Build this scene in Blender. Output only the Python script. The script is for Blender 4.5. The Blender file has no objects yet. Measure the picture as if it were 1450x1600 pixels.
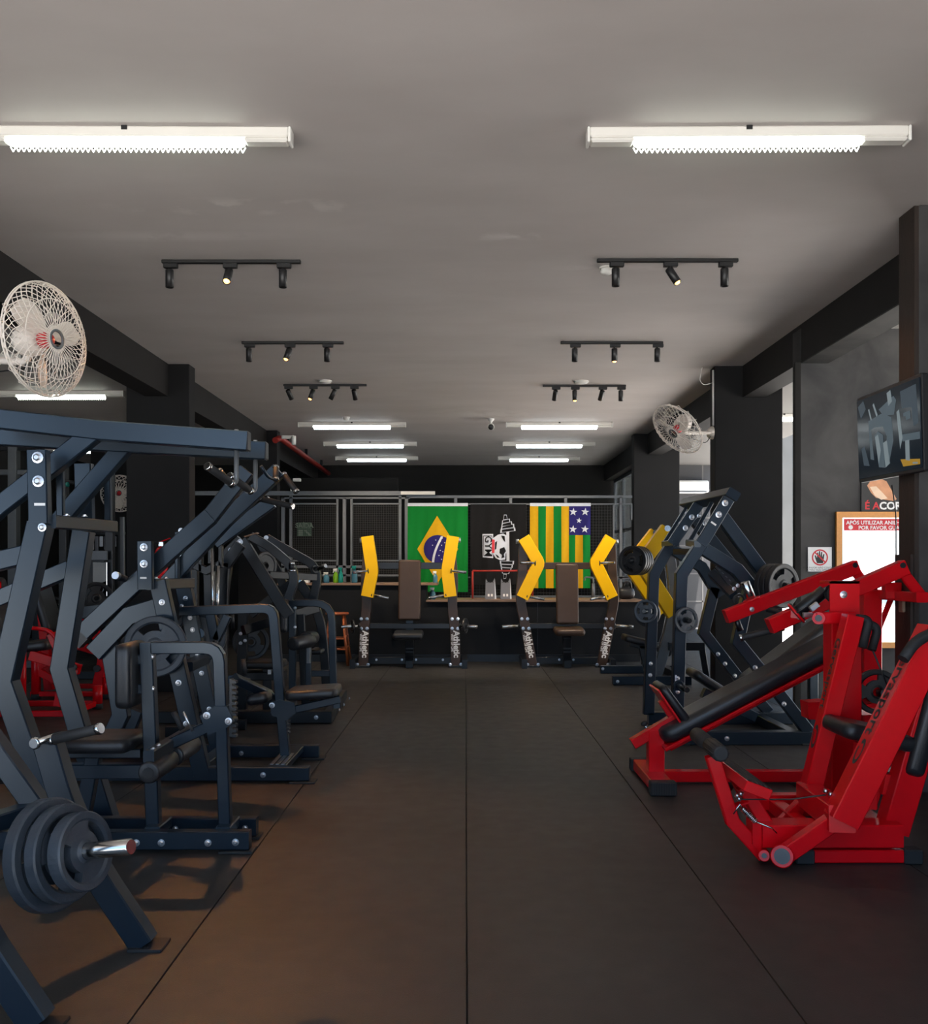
import bpy, math, random
from mathutils import Vector, Matrix
random.seed(7)
SC = bpy.context.scene
COL = SC.collection

# ------------------------------------------------------------------ camera
F, CX, CY, EYE = 1450.0, 727.0, 882.0, 1.36      # focal length (px), vanishing point, eye height
cam_d = bpy.data.cameras.new('camera')
cam_d.sensor_fit = 'HORIZONTAL'; cam_d.sensor_width = 36.0; cam_d.lens = 36.0
cam_d.shift_y = (CY - 800.0) / 1450.0
cam_d.shift_x = (725.0 - CX) / 1450.0
cam_d.clip_start = 0.05; cam_d.clip_end = 300
cam = bpy.data.objects.new('camera', cam_d); COL.objects.link(cam)
cam.location = (0, 0, EYE); cam.rotation_euler = (math.radians(90), 0, 0)
SC.camera = cam

# ------------------------------------------------------------------ world, sun, exposure
W = bpy.data.worlds.new('daylight'); SC.world = W; W.use_nodes = True
_bg = W.node_tree.nodes['Background']
_bg.inputs['Color'].default_value = (0.44, 0.68, 1.0, 1); _bg.inputs['Strength'].default_value = 2.4
sun_d = bpy.data.lights.new('sun', 'SUN'); sun_d.energy = 38.0; sun_d.angle = math.radians(0.6)
sun_d.color = (1.0, 0.95, 0.90)
sun = bpy.data.objects.new('sun', sun_d); COL.objects.link(sun)
sun.rotation_euler = Vector((-0.14, 0.12, -0.95)).to_track_quat('-Z', 'Y').to_euler()
VS = SC.view_settings
SC.display_settings.display_device = 'sRGB'
VS.view_transform = 'Standard'; VS.look = 'None'; VS.gamma = 1.0; VS.use_curve_mapping = False
VS.exposure = 0.0

# ------------------------------------------------------------------ geometry helpers
def at(u, v, Y):
    """point of the room at depth Y that lies on the sight line of photo pixel (u, v)"""
    return Vector(((u - CX) / F * Y, Y, EYE - (v - CY) / F * Y))
def P(p):
    return p.copy() if isinstance(p, Vector) else Vector(p)
def nrm(v):
    v = Vector(v); return v.normalized()
def perp(d):
    a = Vector((0, 0, 1)) if abs(d.z) < .9 else Vector((1, 0, 0))
    return (a - d * a.dot(d)).normalized()
def fillet(pts, r, n=5):
    pts = [P(p) for p in pts]; out = [pts[0]]
    for i in range(1, len(pts) - 1):
        a, b, c = pts[i-1], pts[i], pts[i+1]
        d1, d2 = (a - b), (c - b); l1, l2 = d1.length, d2.length
        t = min(r, l1 * .48, l2 * .48); p0 = b + d1 / l1 * t; p2 = b + d2 / l2 * t
        for k in range(n + 1):
            s = k / n; out.append(p0 * (1-s)**2 + b * 2*s*(1-s) + p2 * s*s)
    out.append(pts[-1]); return out

class MB:
    def __init__(s): s.v = []; s.f = []; s.sm = []
    def add(s, vs, fs, smooth=False):
        o = len(s.v); s.v += [tuple(v) for v in vs]
        for f in fs: s.f.append(tuple(i + o for i in f)); s.sm.append(smooth)
        return s
    def sect(s, pts, prof, side, smooth=False, cap=True, cap_smooth=False):
        """sweep a closed 2-D profile [(a along side, b along normal)] along a mitred polyline"""
        pts = [P(p) for p in pts]; n = len(pts); k = len(prof)
        ds = [(pts[i+1] - pts[i]).normalized() for i in range(n - 1)]
        side = Vector(side); vs = []
        for i in range(n):
            if i == 0: t = ds[0]; c = 1
            elif i == n - 1: t = ds[-1]; c = 1
            else:
                t = (ds[i-1] + ds[i]);  t = t.normalized() if t.length > 1e-6 else ds[i]
                c = max(.35, t.dot(ds[i]))
            sd = side - t * side.dot(t)
            if sd.length < 1e-4: sd = perp(t)
            sd.normalize(); nb = t.cross(sd)
            for a, b in prof: vs.append(pts[i] + sd * a + nb * (b / c))
        fs = []
        for i in range(n - 1):
            for j in range(k):
                j2 = (j + 1) % k; fs.append((i*k + j, i*k + j2, (i+1)*k + j2, (i+1)*k + j))
        s.add(vs, fs, smooth)
        if cap:
            o = len(s.v) - len(vs)
            s.f.append(tuple(o + j for j in reversed(range(k)))); s.sm.append(False)
            s.f.append(tuple(o + (n-1)*k + j for j in range(k))); s.sm.append(False)
        return s
    def bar(s, pts, w, h, side=(0, 1, 0), ch=.005):
        """rectangular steel tube: w across (along side), h in the plane of the path"""
        a, b = w/2, h/2; c = min(ch, a*.6, b*.6)
        prof = [(-a+c, -b), (a-c, -b), (a, -b+c), (a, b-c), (a-c, b), (-a+c, b), (-a, b-c), (-a, -b+c)]
        return s.sect(pts, prof, side)
    def rod(s, pts, r, n=10, cap=True):
        pts = [P(p) for p in pts]
        d = (pts[-1] - pts[0]); d = d.normalized() if d.length > 1e-6 else (pts[1] - pts[0]).normalized()
        if len(pts) > 2:
            nn = (pts[1] - pts[0]).cross(pts[2] - pts[1])
            side = nn.normalized() if nn.length > 1e-7 else perp(d)
        else: side = perp(d)
        prof = [(math.cos(2*math.pi*i/n)*r, math.sin(2*math.pi*i/n)*r) for i in range(n)]
        return s.sect(pts, prof, side, smooth=True, cap=cap)
    def lathe(s, o, ax, prof, n=20, smooth=True, cap=True):
        """prof: [(r, distance along ax)]"""
        o = P(o); ax = nrm(ax); x = perp(ax); y = ax.cross(x); vs = []; k = len(prof)
        for r, z in prof:
            for i in range(n):
                a = 2*math.pi*i/n; vs.append(o + ax*z + (x*math.cos(a) + y*math.sin(a))*r)
        fs = [(i*n + j, i*n + (j+1) % n, (i+1)*n + (j+1) % n, (i+1)*n + j) for i in range(k-1) for j in range(n)]
        s.add(vs, fs, smooth); b = len(s.v) - len(vs)
        if cap and prof[0][0] > 1e-5: s.f.append(tuple(b + j for j in reversed(range(n)))); s.sm.append(False)
        if cap and prof[-1][0] > 1e-5: s.f.append(tuple(b + (k-1)*n + j for j in range(n))); s.sm.append(False)
        return s
    def cyl(s, p0, p1, r, n=16, r2=None, bev=0.0):
        p0, p1 = P(p0), P(p1); L = (p1 - p0).length; r2 = r if r2 is None else r2
        if bev: pr = [(r - bev, 0), (r, bev), (r2, L - bev), (r2 - bev, L)]
        else: pr = [(r, 0), (r2, L)]
        return s.lathe(p0, p1 - p0, pr, n)
    def box(s, c, size, R=None, ch=0.0):
        c = P(c); x, y, z = [q/2 for q in size]; R = R or Matrix.Identity(3)
        ax, ay, az = R @ Vector((1,0,0)), R @ Vector((0,1,0)), R @ Vector((0,0,1))
        if ch <= 0:
            vs = [c + ax*i*x + ay*j*y + az*k*z for k in (-1, 1) for j in (-1, 1) for i in (-1, 1)]
            return s.add(vs, [(0,2,3,1), (4,5,7,6), (0,1,5,4), (2,6,7,3), (0,4,6,2), (1,3,7,5)])
        return s.pad(c, ax, ay, az, size[0], size[1], size[2], ch, ch, 1, False)
    def bx(s, x0, x1, y0, y1, z0, z1):
        return s.box(((x0+x1)/2, (y0+y1)/2, (z0+z1)/2), (abs(x1-x0), abs(y1-y0), abs(z1-z0)))
    def pad(s, c, ax, ay, az, W, H, T, r, e, n=4, smooth=True):
        """cushion: rounded rectangle W x H in (ax, ay), thickness T along az, soft edge e"""
        c = P(c); ax, ay, az = nrm(ax), nrm(ay), nrm(az); e = min(e, T*.48)
        def ring(ins, z):
            rr = max(r - ins, .001); w, h = W/2 - ins - rr, H/2 - ins - rr; o = []
            for q, (sx, sy) in enumerate(((1,1), (-1,1), (-1,-1), (1,-1))):
                for k in range(n + 1):
                    a = math.pi/2*(q + k/n)
                    o.append(c + ax*(sx*w + rr*math.cos(a)) + ay*(sy*h + rr*math.sin(a)) + az*z)
            return o
        if smooth: L = [(e*1.6, -T/2), (e, -T/2), (e*.3, -T/2 + e*.3), (0, -T/2 + e), (0, T/2 - e), (e*.3, T/2 - e*.3), (e, T/2), (e*1.6, T/2)]
        else: L = [(e, -T/2), (0, -T/2 + e), (0, T/2 - e), (e, T/2)]
        vs = []; k = (n + 1)*4
        for ins, z in L: vs += ring(ins, z)
        fs = [(i*k + j, i*k + (j+1) % k, (i+1)*k + (j+1) % k, (i+1)*k + j) for i in range(len(L)-1) for j in range(k)]
        s.add(vs, fs, smooth); b = len(s.v) - len(vs)
        s.f.append(tuple(b + j for j in reversed(range(k)))); s.sm.append(smooth)
        s.f.append(tuple(b + (len(L)-1)*k + j for j in range(k))); s.sm.append(smooth)
        return s
    def prism(s, poly, d):
        """poly: list of 3-D points, extruded by vector d"""
        poly = [P(p) for p in poly]; d = Vector(d); n = len(poly)
        vs = poly + [p + d for p in poly]
        fs = [tuple(reversed(range(n))), tuple(range(n, 2*n))] + [(i, (i+1) % n, n + (i+1) % n, n + i) for i in range(n)]
        return s.add(vs, fs)
    def mesh(s, name, mat=None, off=(0, 0, 0)):
        o = Vector(off); me = bpy.data.meshes.new(name)
        me.from_pydata([(v[0]-o.x, v[1]-o.y, v[2]-o.z) for v in s.v], [], s.f)
        me.polygons.foreach_set('use_smooth', s.sm); me.update()
        if mat: me.materials.append(mat)
        return me

def tag(o, label=None, cat=None, group=None, kind=None):
    if label: o['label'] = label
    if cat: o['category'] = cat
    if group: o['group'] = group
    if kind: o['kind'] = kind
    return o
def root_of(o):
    while o.parent: o = o.parent
    return o
def obj(name, mb, mat, parent=None, label=None, kind=None):
    off = root_of(parent).location if parent else (0, 0, 0)
    o = bpy.data.objects.new(name, mb.mesh(name, mat, off)); COL.objects.link(o); o.parent = parent
    if label: o['label'] = label
    if kind: o['kind'] = kind
    return o
def solo(name, mb, mat, label, cat, group=None, base=None):
    """a thing that is one mesh; its origin goes to base (or its own lowest centre)"""
    xs = [v[0] for v in mb.v]; ys = [v[1] for v in mb.v]; zs = [v[2] for v in mb.v]
    b = P(base) if base else Vector(((min(xs)+max(xs))/2, (min(ys)+max(ys))/2, min(zs)))
    o = bpy.data.objects.new(name, mb.mesh(name, mat, b)); COL.objects.link(o); o.location = b
    return tag(o, label, cat, group)
def thing(name, label, cat, loc, group=None):
    o = bpy.data.objects.new(name, None); COL.objects.link(o); o.location = P(loc); o.empty_display_size = .1
    return tag(o, label, cat, group)
def struct(name, mb, mat, parent=None, label=None):
    o = obj(name, mb, mat, parent, label)
    if not parent: o['kind'] = 'structure'
    return o
def copy_tree(o, parent=None):
    c = o.copy(); COL.objects.link(c); c.parent = parent
    for ch in list(o.children): copy_tree(ch, c)
    return c
def shared(name, me, loc, parent=None, rot=None, scale=None):
    """another object on an existing mesh, at a world place"""
    o = bpy.data.objects.new(name, me); COL.objects.link(o); o.parent = parent
    off = root_of(parent).location if parent else Vector((0, 0, 0))
    o.location = P(loc) - off
    if rot: o.rotation_euler = rot
    if scale: o.scale = scale
    return o
_font_cache = {}
def text_mb(txt, size, origin, ax, ay, depth=.001, align='CENTER', shear=0.0, bold=0.0):
    """flat lettering as geometry: text runs along ax, its height along ay"""
    key = (txt, size, align, shear, bold)
    if key not in _font_cache:
        cu = bpy.data.curves.new('lettering', 'FONT'); cu.body = txt; cu.size = size; cu.align_x = align; cu.align_y = 'CENTER'
        cu.shear = shear; cu.offset = bold; cu.resolution_u = 3
        ob = bpy.data.objects.new('lettering', cu); COL.objects.link(ob)
        dg = bpy.context.evaluated_depsgraph_get(); me = bpy.data.meshes.new_from_object(ob.evaluated_get(dg))
        _font_cache[key] = ([tuple(v.co) for v in me.vertices], [tuple(p.vertices) for p in me.polygons])
        bpy.data.objects.remove(ob); bpy.data.curves.remove(cu); bpy.data.meshes.remove(me)
    vs, fs = _font_cache[key]; o = P(origin); ax = nrm(ax); ay = nrm(ay); az = ax.cross(ay)
    m = MB(); m.add([o + ax*v[0] + ay*v[1] + az*depth for v in vs], fs); return m

# ------------------------------------------------------------------ materials
MAT = {}
def material(name, col, rough=.5, metal=0.0, spec=.5, noise=0.0, scale=8.0, bump=0.0, bscale=60.0, emit=None, estr=0.0,
             coat=0.0, stretch=None, trans=0.0, rvar=0.0):
    m = bpy.data.materials.new(name); m.use_nodes = True; nt = m.node_tree; b = nt.nodes['Principled BSDF']
    b.inputs['Base Color'].default_value = (*col, 1); b.inputs['Roughness'].default_value = rough
    b.inputs['Metallic'].default_value = metal; b.inputs['Specular IOR Level'].default_value = spec
    b.inputs['Coat Weight'].default_value = coat; b.inputs['Transmission Weight'].default_value = trans
    tc = nt.nodes.new('ShaderNodeTexCoord'); mp = nt.nodes.new('ShaderNodeMapping')
    nt.links.new(tc.outputs['Object'], mp.inputs['Vector'])
    if stretch: mp.inputs['Scale'].default_value = stretch
    if noise or rvar:
        tx = nt.nodes.new('ShaderNodeTexNoise'); tx.inputs['Scale'].default_value = scale; tx.inputs['Detail'].default_value = 6
        nt.links.new(mp.outputs['Vector'], tx.inputs['Vector'])
    if noise:
        mx = nt.nodes.new('ShaderNodeMix'); mx.data_type = 'RGBA'
        mx.inputs['A'].default_value = (*[max(0, c*(1-noise)) for c in col], 1)
        mx.inputs['B'].default_value = (*[min(1, c*(1+noise)) for c in col], 1)
        nt.links.new(tx.outputs['Fac'], mx.inputs['Factor']); nt.links.new(mx.outputs['Result'], b.inputs['Base Color'])
    if rvar:
        mr = nt.nodes.new('ShaderNodeMapRange'); mr.inputs['To Min'].default_value = max(.02, rough - rvar); mr.inputs['To Max'].default_value = min(1, rough + rvar)
        nt.links.new(tx.outputs['Fac'], mr.inputs['Value']); nt.links.new(mr.outputs['Result'], b.inputs['Roughness'])
    if bump:
        bt = nt.nodes.new('ShaderNodeTexNoise'); bt.inputs['Scale'].default_value = bscale; bt.inputs['Detail'].default_value = 4
        nt.links.new(mp.outputs['Vector'], bt.inputs['Vector'])
        bn = nt.nodes.new('ShaderNodeBump'); bn.inputs['Strength'].default_value = bump; bn.inputs['Distance'].default_value = .01
        nt.links.new(bt.outputs['Fac'], bn.inputs['Height']); nt.links.new(bn.outputs['Normal'], b.inputs['Normal'])
    if emit: b.inputs['Emission Color'].default_value = (*emit, 1); b.inputs['Emission Strength'].default_value = estr
    MAT[name] = m; return m

material('navy_steel', (.0068, .0135, .0235), .29, .0, .58, .04, 14)
MAT['navy_steel'].node_tree.nodes['Principled BSDF'].inputs['Specular Tint'].default_value = (.80, .91, 1.0, 1)  # blue tint in the gloss stands in for reflected sky
material('black_steel', (.007, .009, .012), .34, .0, .5, .08, 14, rvar=.03)
material('red_paint', (.62, .003, .008), .24, 0, .3, .10, 6)
material('yellow_paint', (.92, .52, .002), .38, 0, .2, .06, 6)
material('black_leather', (.014, .015, .018), .36, 0, .5, .15, 10, .12, 220, rvar=.06)
material('warm_lit_leather', (.050, .027, .016), .42, 0, .5, .12, 10, .12, 220)  # black leather; the brown is warm spot light put into the colour
material('warm_lit_black_paint', (.044, .023, .013), .40, 0, .5, .12, 10)  # black paint coloured brown to carry the warm glow of the spots
material('rubber', (.016, .017, .019), .62, 0, .4, .2, 30, .1, 200)
material('plate_rubber', (.036, .046, .060), .40, 0, .5, .35, 16, .15, 60, rvar=.1)
material('plate_black', (.012, .013, .015), .45, 0, .5, .2, 16, .1, 60)
material('chrome', (.58, .58, .58), .16, 1.0, .5, .05, 20)
material('zinc', (.62, .63, .66), .28, 1.0, .5, .1, 30)
material('grey_steel', (.13, .14, .15), .45, .4, .5, .12, 20)
material('fan_cream', (.78, .71, .64), .42, 0, .5, .06, 20)
material('fan_red', (.62, .02, .03), .4)
material('white_plastic', (.78, .77, .73), .4, 0, .5, .04, 12)
material('white_housing', (.74, .72, .67), .35, 0, .5, .04, 6)
material('black_plastic', (.012, .012, .013), .42)
material('tube_light', (.95, .98, .92), .4, emit=(.93, 1.0, .88), estr=9.0)
material('tube_light_cold', (.95, .98, 1), .4, emit=(.88, .97, 1.0), estr=8.0)
material('bulb_warm', (1, .8, .5), .4, emit=(1.0, .50, .13), estr=4.5)
material('bulb_dim', (.55, .3, .15), .4, emit=(1.0, .45, .15), estr=.35)
material('pipe_red', (.32, .022, .016), .45, 0, .4, .15, 12)
material('black_wall', (.012, .011, .010), .75, 0, .25, .25, 2.5)
material('column_paint', (.016, .016, .0165), .75, 0, .18, .2, 3.0, .05, 40)
material('beam_paint', (.020, .019, .019), .75, 0, .18, .2, 3.0, .05, 40)
material('counter_black', (.007, .008, .010), .6, 0, .2, .25, 3.0)
material('counter_wood', (.23, .14, .09), .4, 0, .5, .25, 5.0, stretch=(1, 8, 8))
material('stool_wood', (.30, .075, .022), .35, 0, .5, .3, 12, stretch=(6, 6, 1))
material('frame_wood', (.62, .25, .035), .35, 0, .5, .2, 10, stretch=(6, 6, 6))
material('dark_wood', (.026, .017, .013), .6, 0, .4, .5, 5.0, .25, 30, stretch=(6, 6, .6))
material('mirror', (.92, .94, .95), .03, 1.0)
material('white_print', (.80, .80, .80), .6)
material('black_print', (.015, .015, .015), .6)
material('red_print', (.60, .02, .03), .6)
material('flag_green', (.001, .17, .022), .8, 0, .2, .08, 30)
material('flag_yellow', (.60, .34, .006), .8, 0, .2, .08, 30)
material('flag_blue', (.02, .016, .13), .8, 0, .2, .08, 30)
material('flag_white', (.62, .66, .74), .8, 0, .2, .05, 30)
material('flag_black', (.010, .010, .011), .85, 0, .15, .2, 30)
material('mesh_wire', (.055, .055, .055), .55, .3)
material('spray_blue', (.10, .30, .42), .15, 0, .5, trans=.5)
material('spray_green', (.25, .55, .02), .15, 0, .5, trans=.4)
material('spray_teal', (.02, .36, .30), .15, 0, .5, trans=.4)
material('plaster_light', (.62, .60, .57), .8, 0, .3, .08, 2)
material('tile_grey', (.05, .05, .053), .6, 0, .4, .1, 3)
material('concrete', (.52, .50, .47), .85, 0, .3, .15, .6)
material('facade_far', (.085, .085, .083), .8, 0, .3, .25, .9)
material('plaster_grey', (.14, .135, .13), .8, 0, .3, .08, 2)
material('facade', (.72, .70, .66), .8, 0, .3, .06, .6)
material('exit_green', (.12, .20, .13), .6)
material('exit_print', (.30, .38, .28), .6)
material('paper_blue', (.18, .36, .62), .6)
material('bearing_steel', (.05, .053, .06), .45, .0)
material('grey_card', (.16, .17, .20), .6)
# ================================================================== THE SETTING
CEIL = 3.50
def mat_floor():
    m = material('rubber_floor', (.060, .050, .044), .55, 0, .45)
    nt = m.node_tree; b = nt.nodes['Principled BSDF']; tc = nt.nodes['Texture Coordinate']
    def noise(sc, det, vec=None):
        t = nt.nodes.new('ShaderNodeTexNoise'); t.inputs['Scale'].default_value = sc; t.inputs['Detail'].default_value = det
        nt.links.new(tc.outputs['Object'] if vec is None else vec, t.inputs['Vector']); return t
    big, mid, fine = noise(.9, 5), noise(9, 6), noise(240, 3)
    add = nt.nodes.new('ShaderNodeMath'); add.operation = 'MULTIPLY_ADD'; add.inputs[1].default_value = .45
    nt.links.new(mid.outputs['Fac'], add.inputs[0]); nt.links.new(big.outputs['Fac'], add.inputs[2])
    add2 = nt.nodes.new('ShaderNodeMath'); add2.operation = 'MULTIPLY_ADD'; add2.inputs[1].default_value = .30
    nt.links.new(fine.outputs['Fac'], add2.inputs[0]); nt.links.new(add.outputs[0], add2.inputs[2])
    cr = nt.nodes.new('ShaderNodeValToRGB'); e = cr.color_ramp.elements
    e[0].position = .55; e[0].color = (.0135, .0128, .0124, 1); e[1].position = 1.15; e[1].color = (.030, .0282, .0272, 1)
    nt.links.new(add2.outputs[0], cr.inputs['Fac']); nt.links.new(cr.outputs['Color'], b.inputs['Base Color'])
    mr = nt.nodes.new('ShaderNodeMapRange'); mr.inputs['To Min'].default_value = .42; mr.inputs['To Max'].default_value = .62
    nt.links.new(mid.outputs['Fac'], mr.inputs['Value']); nt.links.new(mr.outputs['Result'], b.inputs['Roughness'])
    bn = nt.nodes.new('ShaderNodeBump'); bn.inputs['Strength'].default_value = .25; bn.inputs['Distance'].default_value = .003
    nt.links.new(fine.outputs['Fac'], bn.inputs['Height']); nt.links.new(bn.outputs['Normal'], b.inputs['Normal'])
    return m
def mat_ceiling():
    m = material('ceiling_paint', (.25, .23, .225), .72, 0, .3)
    nt = m.node_tree; b = nt.nodes['Principled BSDF']; tc = nt.nodes['Texture Coordinate']
    mp = nt.nodes.new('ShaderNodeMapping'); mp.inputs['Scale'].default_value = (.7, 1.6, 1); nt.links.new(tc.outputs['Object'], mp.inputs['Vector'])
    t = nt.nodes.new('ShaderNodeTexNoise'); t.inputs['Scale'].default_value = 1.3; t.inputs['Detail'].default_value = 8; nt.links.new(mp.outputs['Vector'], t.inputs['Vector'])
    cr = nt.nodes.new('ShaderNodeValToRGB'); e = cr.color_ramp.elements
    e[0].position = .3; e[0].color = (.47, .435, .420, 1); e[1].position = .75; e[1].color = (.54, .505, .490, 1)
    nt.links.new(t.outputs['Fac'], cr.inputs['Fac'])
    # flaked and re-painted patches near the left lamps and in the middle
    col = cr.outputs['Color']
    for (cx, cy, sx, sy, colr, lo) in ((-1.35, 5.55, .95, .16, (.68, .64, .61, 1), .52), (.30, 6.05, .42, .12, (.62, .59, .57, 1), .5),
                                       (-2.0, 6.05, 1.0, .12, (.60, .565, .55, 1), .30), (1.05, 6.7, .5, .09, (.60, .565, .55, 1), .42), (.35, 13.3, .9, .8, (.58, .555, .54, 1), .40)):
        mq = nt.nodes.new('ShaderNodeMapping'); mq.inputs['Location'].default_value = (-cx/sx, -cy/sy, 0); mq.inputs['Scale'].default_value = (1/sx, 1/sy, 0)
        nt.links.new(tc.outputs['Object'], mq.inputs['Vector'])
        g = nt.nodes.new('ShaderNodeTexGradient'); g.gradient_type = 'SPHERICAL'; nt.links.new(mq.outputs['Vector'], g.inputs['Vector'])
        n2 = nt.nodes.new('ShaderNodeTexNoise'); n2.inputs['Scale'].default_value = 5; n2.inputs['Detail'].default_value = 8; nt.links.new(tc.outputs['Object'], n2.inputs['Vector'])
        mm = nt.nodes.new('ShaderNodeMath'); mm.operation = 'MULTIPLY'; nt.links.new(g.outputs['Fac'], mm.inputs[0])
        r2 = nt.nodes.new('ShaderNodeMapRange'); r2.inputs['From Min'].default_value = lo; r2.inputs['From Max'].default_value = lo + .12
        nt.links.new(n2.outputs['Fac'], r2.inputs['Value']); nt.links.new(r2.outputs['Result'], mm.inputs[1])
        mx = nt.nodes.new('ShaderNodeMix'); mx.data_type = 'RGBA'; mx.inputs['B'].default_value = colr
        nt.links.new(mm.outputs[0], mx.inputs['Factor']); nt.links.new(col, mx.inputs['A']); col = mx.outputs['Result']
    nt.links.new(col, b.inputs['Base Color'])
    bn = nt.nodes.new('ShaderNodeBump'); bn.inputs['Strength'].default_value = .35; bn.inputs['Distance'].default_value = .02
    nt.links.new(t.outputs['Fac'], bn.inputs['Height']); nt.links.new(bn.outputs['Normal'], b.inputs['Normal'])
    return m
def mat_plaster():
    m = material('grey_plaster', (.085, .085, .088), .8, 0, .3)
    nt = m.node_tree; b = nt.nodes['Principled BSDF']; tc = nt.nodes['Texture Coordinate']
    t = nt.nodes.new('ShaderNodeTexNoise'); t.inputs['Scale'].default_value = 2.0; t.inputs['Detail'].default_value = 10; t.inputs['Distortion'].default_value = .5
    nt.links.new(tc.outputs['Object'], t.inputs['Vector'])
    cr = nt.nodes.new('ShaderNodeValToRGB'); e = cr.color_ramp.elements
    e[0].position = .32; e[0].color = (.034, .034, .035, 1); e[1].position = .78; e[1].color = (.098, .095, .092, 1)
    nt.links.new(t.outputs['Fac'], cr.inputs['Fac']); nt.links.new(cr.outputs['Color'], b.inputs['Base Color'])
    return m
mat_floor(); mat_ceiling(); mat_plaster()

# floor: a slab that carries rubber rolls, one metre wide, running away from the camera
XL, XR, YB, YF = -8.0, 4.6, 20.0, -1.0
fl = struct('floor', MB().bx(XL, XR, YF, YB, -.20, -.012), MAT['rubber'])
for i in range(-8, 5):
    x0 = i*1.005 + .008; x1 = x0 + 1.0
    if x1 > XR: x1 = XR
    m = MB().box(((x0+x1)/2, (YF+YB)/2, -.006), (x1-x0-.0004, YB-YF, .012), ch=.0007)
    obj('rubber_mat', m, MAT['rubber_floor'], fl)
struct('ceiling', MB().bx(XL - .2, 3.23, YF, YB + .3, CEIL, CEIL + .25), MAT['ceiling_paint'])
struct('ceiling_right', MB().bx(3.23, 8.6, YF, 8.46, CEIL, CEIL + .25), MAT['plaster_light'])  # outer part is unseen, widened to shade the ground beside the bay
struct('ceiling_right_room', MB().bx(3.23, 5.4, 8.46, YB + .3, CEIL, CEIL + .25), MAT['plaster_grey'])
struct('floor_right_room', MB().bx(4.6, 5.4, 8.46, YB, -.20, -.001), MAT['tile_grey'])
struct('wall_left', MB().bx(XL - .2, XL, YF, YB + .3, -.2, CEIL), MAT['black_wall'])
struct('wall_back', MB().bx(XL, 3.45, YB, YB + .25, -.2, CEIL), MAT['black_wall'])
wbr = struct('wall_back_right', MB().bx(3.45, 5.5, YB, YB + .25, -.2, CEIL), MAT['tile_grey'])
for z in (.55, 1.15, 1.75, 2.35, 2.95): obj('joint', MB().bx(3.46, 5.5, YB - .004, YB, z, z + .03), MAT['plaster_grey'], wbr)
for x in (3.9, 4.5, 5.1): obj('joint', MB().bx(x, x + .03, YB - .004, YB, 0, CEIL), MAT['plaster_grey'], wbr)

# beams along both sides of the aisle and the flat columns under them
struct('beam_left', MB().bx(-3.42, -3.17, YF, YB, 3.155, CEIL), MAT['beam_paint'])
struct('beam_right', MB().bx(2.99, 3.23, YF, YB, 3.16, CEIL), MAT['beam_paint'])
for n, (x0, x1, y0, y1) in enumerate(((-3.62, -2.946, 9.91, 10.12), (-3.62, -3.0, 14.8, 15.02), (-3.62, -2.96, 5.0, 5.21), (-3.62, -2.96, .1, .31))):
    struct('column_left', MB().box(((x0+x1)/2, (y0+y1)/2, CEIL/2), (x1-x0, y1-y0, CEIL), ch=.006), MAT['column_paint'])
for n, (x0, x1, y0, y1) in enumerate(((2.69, 3.42, 10.0, 10.2), (2.76, 3.51, 15.2, 15.42))):
    struct('column_right', MB().box(((x0+x1)/2, (y0+y1)/2, CEIL/2), (x1-x0, y1-y0, CEIL), ch=.006), MAT['column_paint'])
cr_near = struct('column_right', MB().box((3.05, 5.62, CEIL/2), (.70, .20, CEIL), ch=.006), MAT['grey_plaster'])
obj('wood_cladding', MB().bx(2.672, 2.699, 5.522, 5.718, 0, CEIL - .005), MAT['dark_wood'], cr_near)
obj('wood_cladding', MB().bx(2.655, 2.675, 5.535, 5.735, 0, 1.42), MAT['dark_wood'], cr_near)
# cross wall that closes the bay on the right, with its dark jamb towards the slit window
wr = struct('wall_right', MB().bx(2.985, 4.3, 8.26, 8.46, 0, 3.46), MAT['grey_plaster'])
obj('jamb', MB().bx(2.935, 2.985, 8.255, 8.28, 0, 3.16), MAT['black_wall'], wr)
struct('wall_added_shade', MB().bx(3.30, 3.45, YF, 5.5, 0, CEIL), MAT['column_paint'])  # unseen wall, added to darken the right corner of the ceiling
struct('trim_1', MB().bx(2.99, 3.23, 5.72, 8.26, 3.150, 3.161), MAT['grey_plaster'])

# street side: paving and a sunlit facade beyond the open bays
struct('ground_outside', MB().bx(-40, 60, -40, 60, -.30, -.205), MAT['concrete'])
fac = struct('wall_outside', MB().bx(17, 17.5, -25, 45, -.25, 7.0), MAT['facade'])
far = struct('wall_outside_far', MB().bx(3, 16.9, 34, 34.5, -.25, 11.0), MAT['facade_far'])
for i in range(7):
    for j in range(4):
        obj('window', MB().bx(8.6 + i*1.15, 9.3 + i*1.15, 33.95, 34.0, .8 + j*2.3, 2.2 + j*2.3), MAT['tile_grey'], far)
# band of clerestory windows in the right wall, beyond the last column
wn = struct('window_1', MB().bx(3.20, 3.24, 15.45, 19.9, 0, .95), MAT['black_wall'])
for y in (15.5, 16.6, 17.7, 18.8, 19.85): obj('window_frame', MB().bx(3.18, 3.25, y - .035, y + .035, .95, 3.16), MAT['grey_steel'], wn)
for z in (.97, 2.05, 3.13): obj('window_frame', MB().bx(3.18, 3.25, 15.5, 19.85, z - .03, z + .03), MAT['grey_steel'], wn)
gl = material('window_glass', (.9, .95, .95), .05, 0, .5, trans=.9)
for y in (15.5, 16.6, 17.7, 18.8): obj('pane', MB().bx(3.21, 3.22, y + .035, y + 1.065, 1.0, 3.10), gl, wn)
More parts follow.
